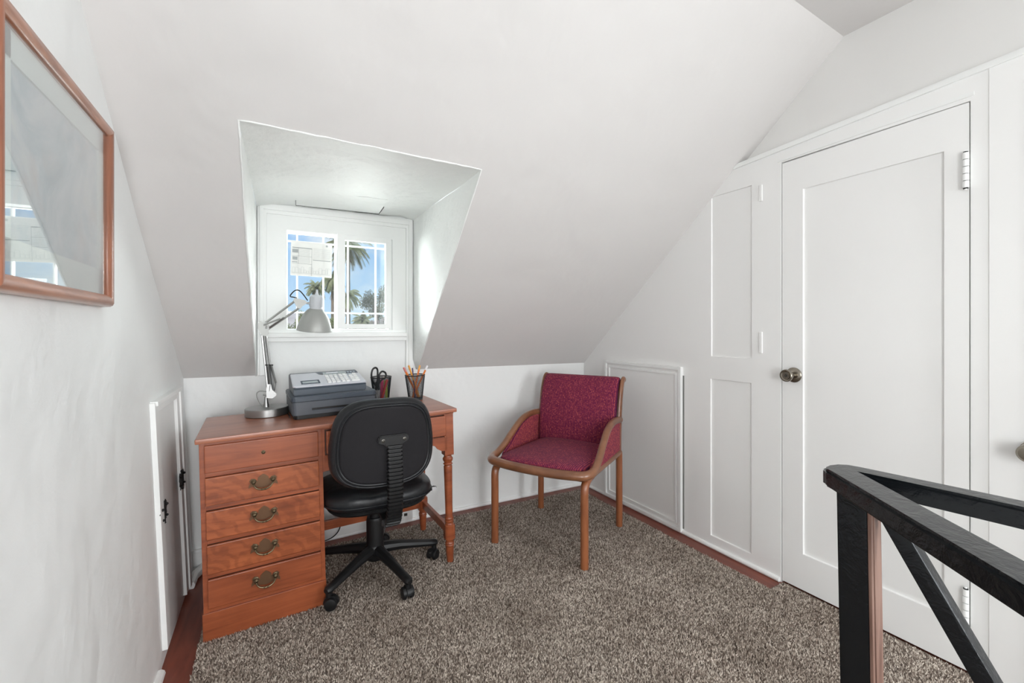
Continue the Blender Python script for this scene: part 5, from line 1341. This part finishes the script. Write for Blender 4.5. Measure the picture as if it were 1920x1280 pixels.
x, y = place(624, 60); palm('palm_tree', 'tall palm with drooping dry fronds at the right edge of the left pane', x, y, pz(523, 60), 46, 2.4, 2, tr=0.22, skirt=2.6, droop=1.6)
x, y = place(653, 50); palm('palm_tree', 'tallest palm arching across the top of the right window pane', x, y, pz(462, 50), 54, 3.0, 3, tr=0.20, skirt=1.4, droop=1.0)
x, y = place(651, 47); palm('palm_tree', 'lower palm with two drooping fronds beside the middle bar of the right pane', x, y, pz(556, 47), 40, 1.9, 4, tr=0.14, skirt=1.0, droop=1.5)
x, y = place(681, 44); palm('palm_tree', 'short spreading palm at the bottom of the right window pane', x, y, pz(602, 44), 54, 1.3, 5, tr=0.12, skirt=0.3)
def tree(name, label, cat, x, y, H_, rx_, rz_, n_, leaf, m, seed, clumps=14, trunk=0.14):
    rr = random.Random(seed); t = thing(name, label, cat, (x, y, GZ), (0, 0, 0), 'trees and shrubs outside the dormer window')
    b_ = MB(); cs = []
    for k in range(clumps):
        th = rr.uniform(0, 2*PI); ph = rr.uniform(-0.9, 1.0); q_ = rr.uniform(0.45, 0.85)
        cs.append((Vector((rx_*q_*math.cos(th)*math.cos(ph), rx_*q_*math.sin(th)*math.cos(ph), H_ - rz_ + rz_*q_*math.sin(ph))), rr.uniform(0.28, 0.45)))
    for k in range(n_):
        c, s_ = rr.choice(cs); v = Vector((rr.gauss(0, 1), rr.gauss(0, 1), rr.gauss(0, 1))).normalized() * (rr.random()**0.4)
        p = c + Vector((v.x*rx_*s_, v.y*rx_*s_, v.z*rz_*s_*0.8)); a = Vector((rr.gauss(0, 1), rr.gauss(0, 1), rr.gauss(0, 1))).normalized(); e_ = a.orthogonal().normalized()
        l_ = leaf*rr.uniform(0.6, 1.3); b_.vf([p - a*l_, p + e_*l_*0.5, p + a*l_, p - e_*l_*0.5], [(0, 1, 2, 3)])
    b_.build('foliage', m, t, smooth=0)
    b_ = MB(); b_.tube([(0, 0, 0), (0.05, 0, (H_ - rz_)*0.5), (0, 0.04, H_ - rz_)], [trunk*1.3, trunk, trunk*0.7], 8, up=(0, 1, 0))
    for c, s_ in cs[:10]: b_.tube([(0, 0.0, H_ - rz_*1.5), tuple(c*0.5 + Vector((0, 0, (H_-rz_)*0.5))), tuple(c)], [trunk*0.5, trunk*0.3, trunk*0.12], 5, up=(0.3, 1, 0))
    b_.build('trunk', M_BARK, t); return t
x, y = place(707, 55); tree('tree', 'open grey-green broadleaf tree at the right of the right pane', 'tree', x, y, pz(531, 55), 1.9, 2.9, 4200, 0.11, M_LEAF, 11)
x, y = place(713, 40); tree('shrub', 'pinkish-grey shrub in the bottom right corner of the window', 'shrub', x, y, pz(588, 40), 1.0, 1.0, 1800, 0.06, M_PINKLEAF, 12, 10)
x, y = place(700, 52); tree('shrub', 'low dark shrub just left of the pinkish one, right pane', 'shrub', x, y, pz(598, 52), 0.7, 0.9, 900, 0.06, M_LEAF, 16, 8)
x, y = place(553, 34); tree('shrub', 'bright green bush at the bottom left of the window', 'shrub', x, y, pz(592, 34), 0.75, 1.4, 2000, 0.05, M_BUSH, 13, 10)
x, y = place(573, 42); tree('shrub', 'green bush behind the lamp shade seen through the left pane', 'shrub', x, y, pz(570, 42), 1.1, 2.0, 2400, 0.06, M_BUSH, 14, 12)
x, y = place(619, 36); tree('shrub', 'bright green bush right of the lamp shade in the left pane', 'shrub', x, y, pz(586, 36), 0.85, 1.5, 2200, 0.055, M_BUSH, 15, 12)
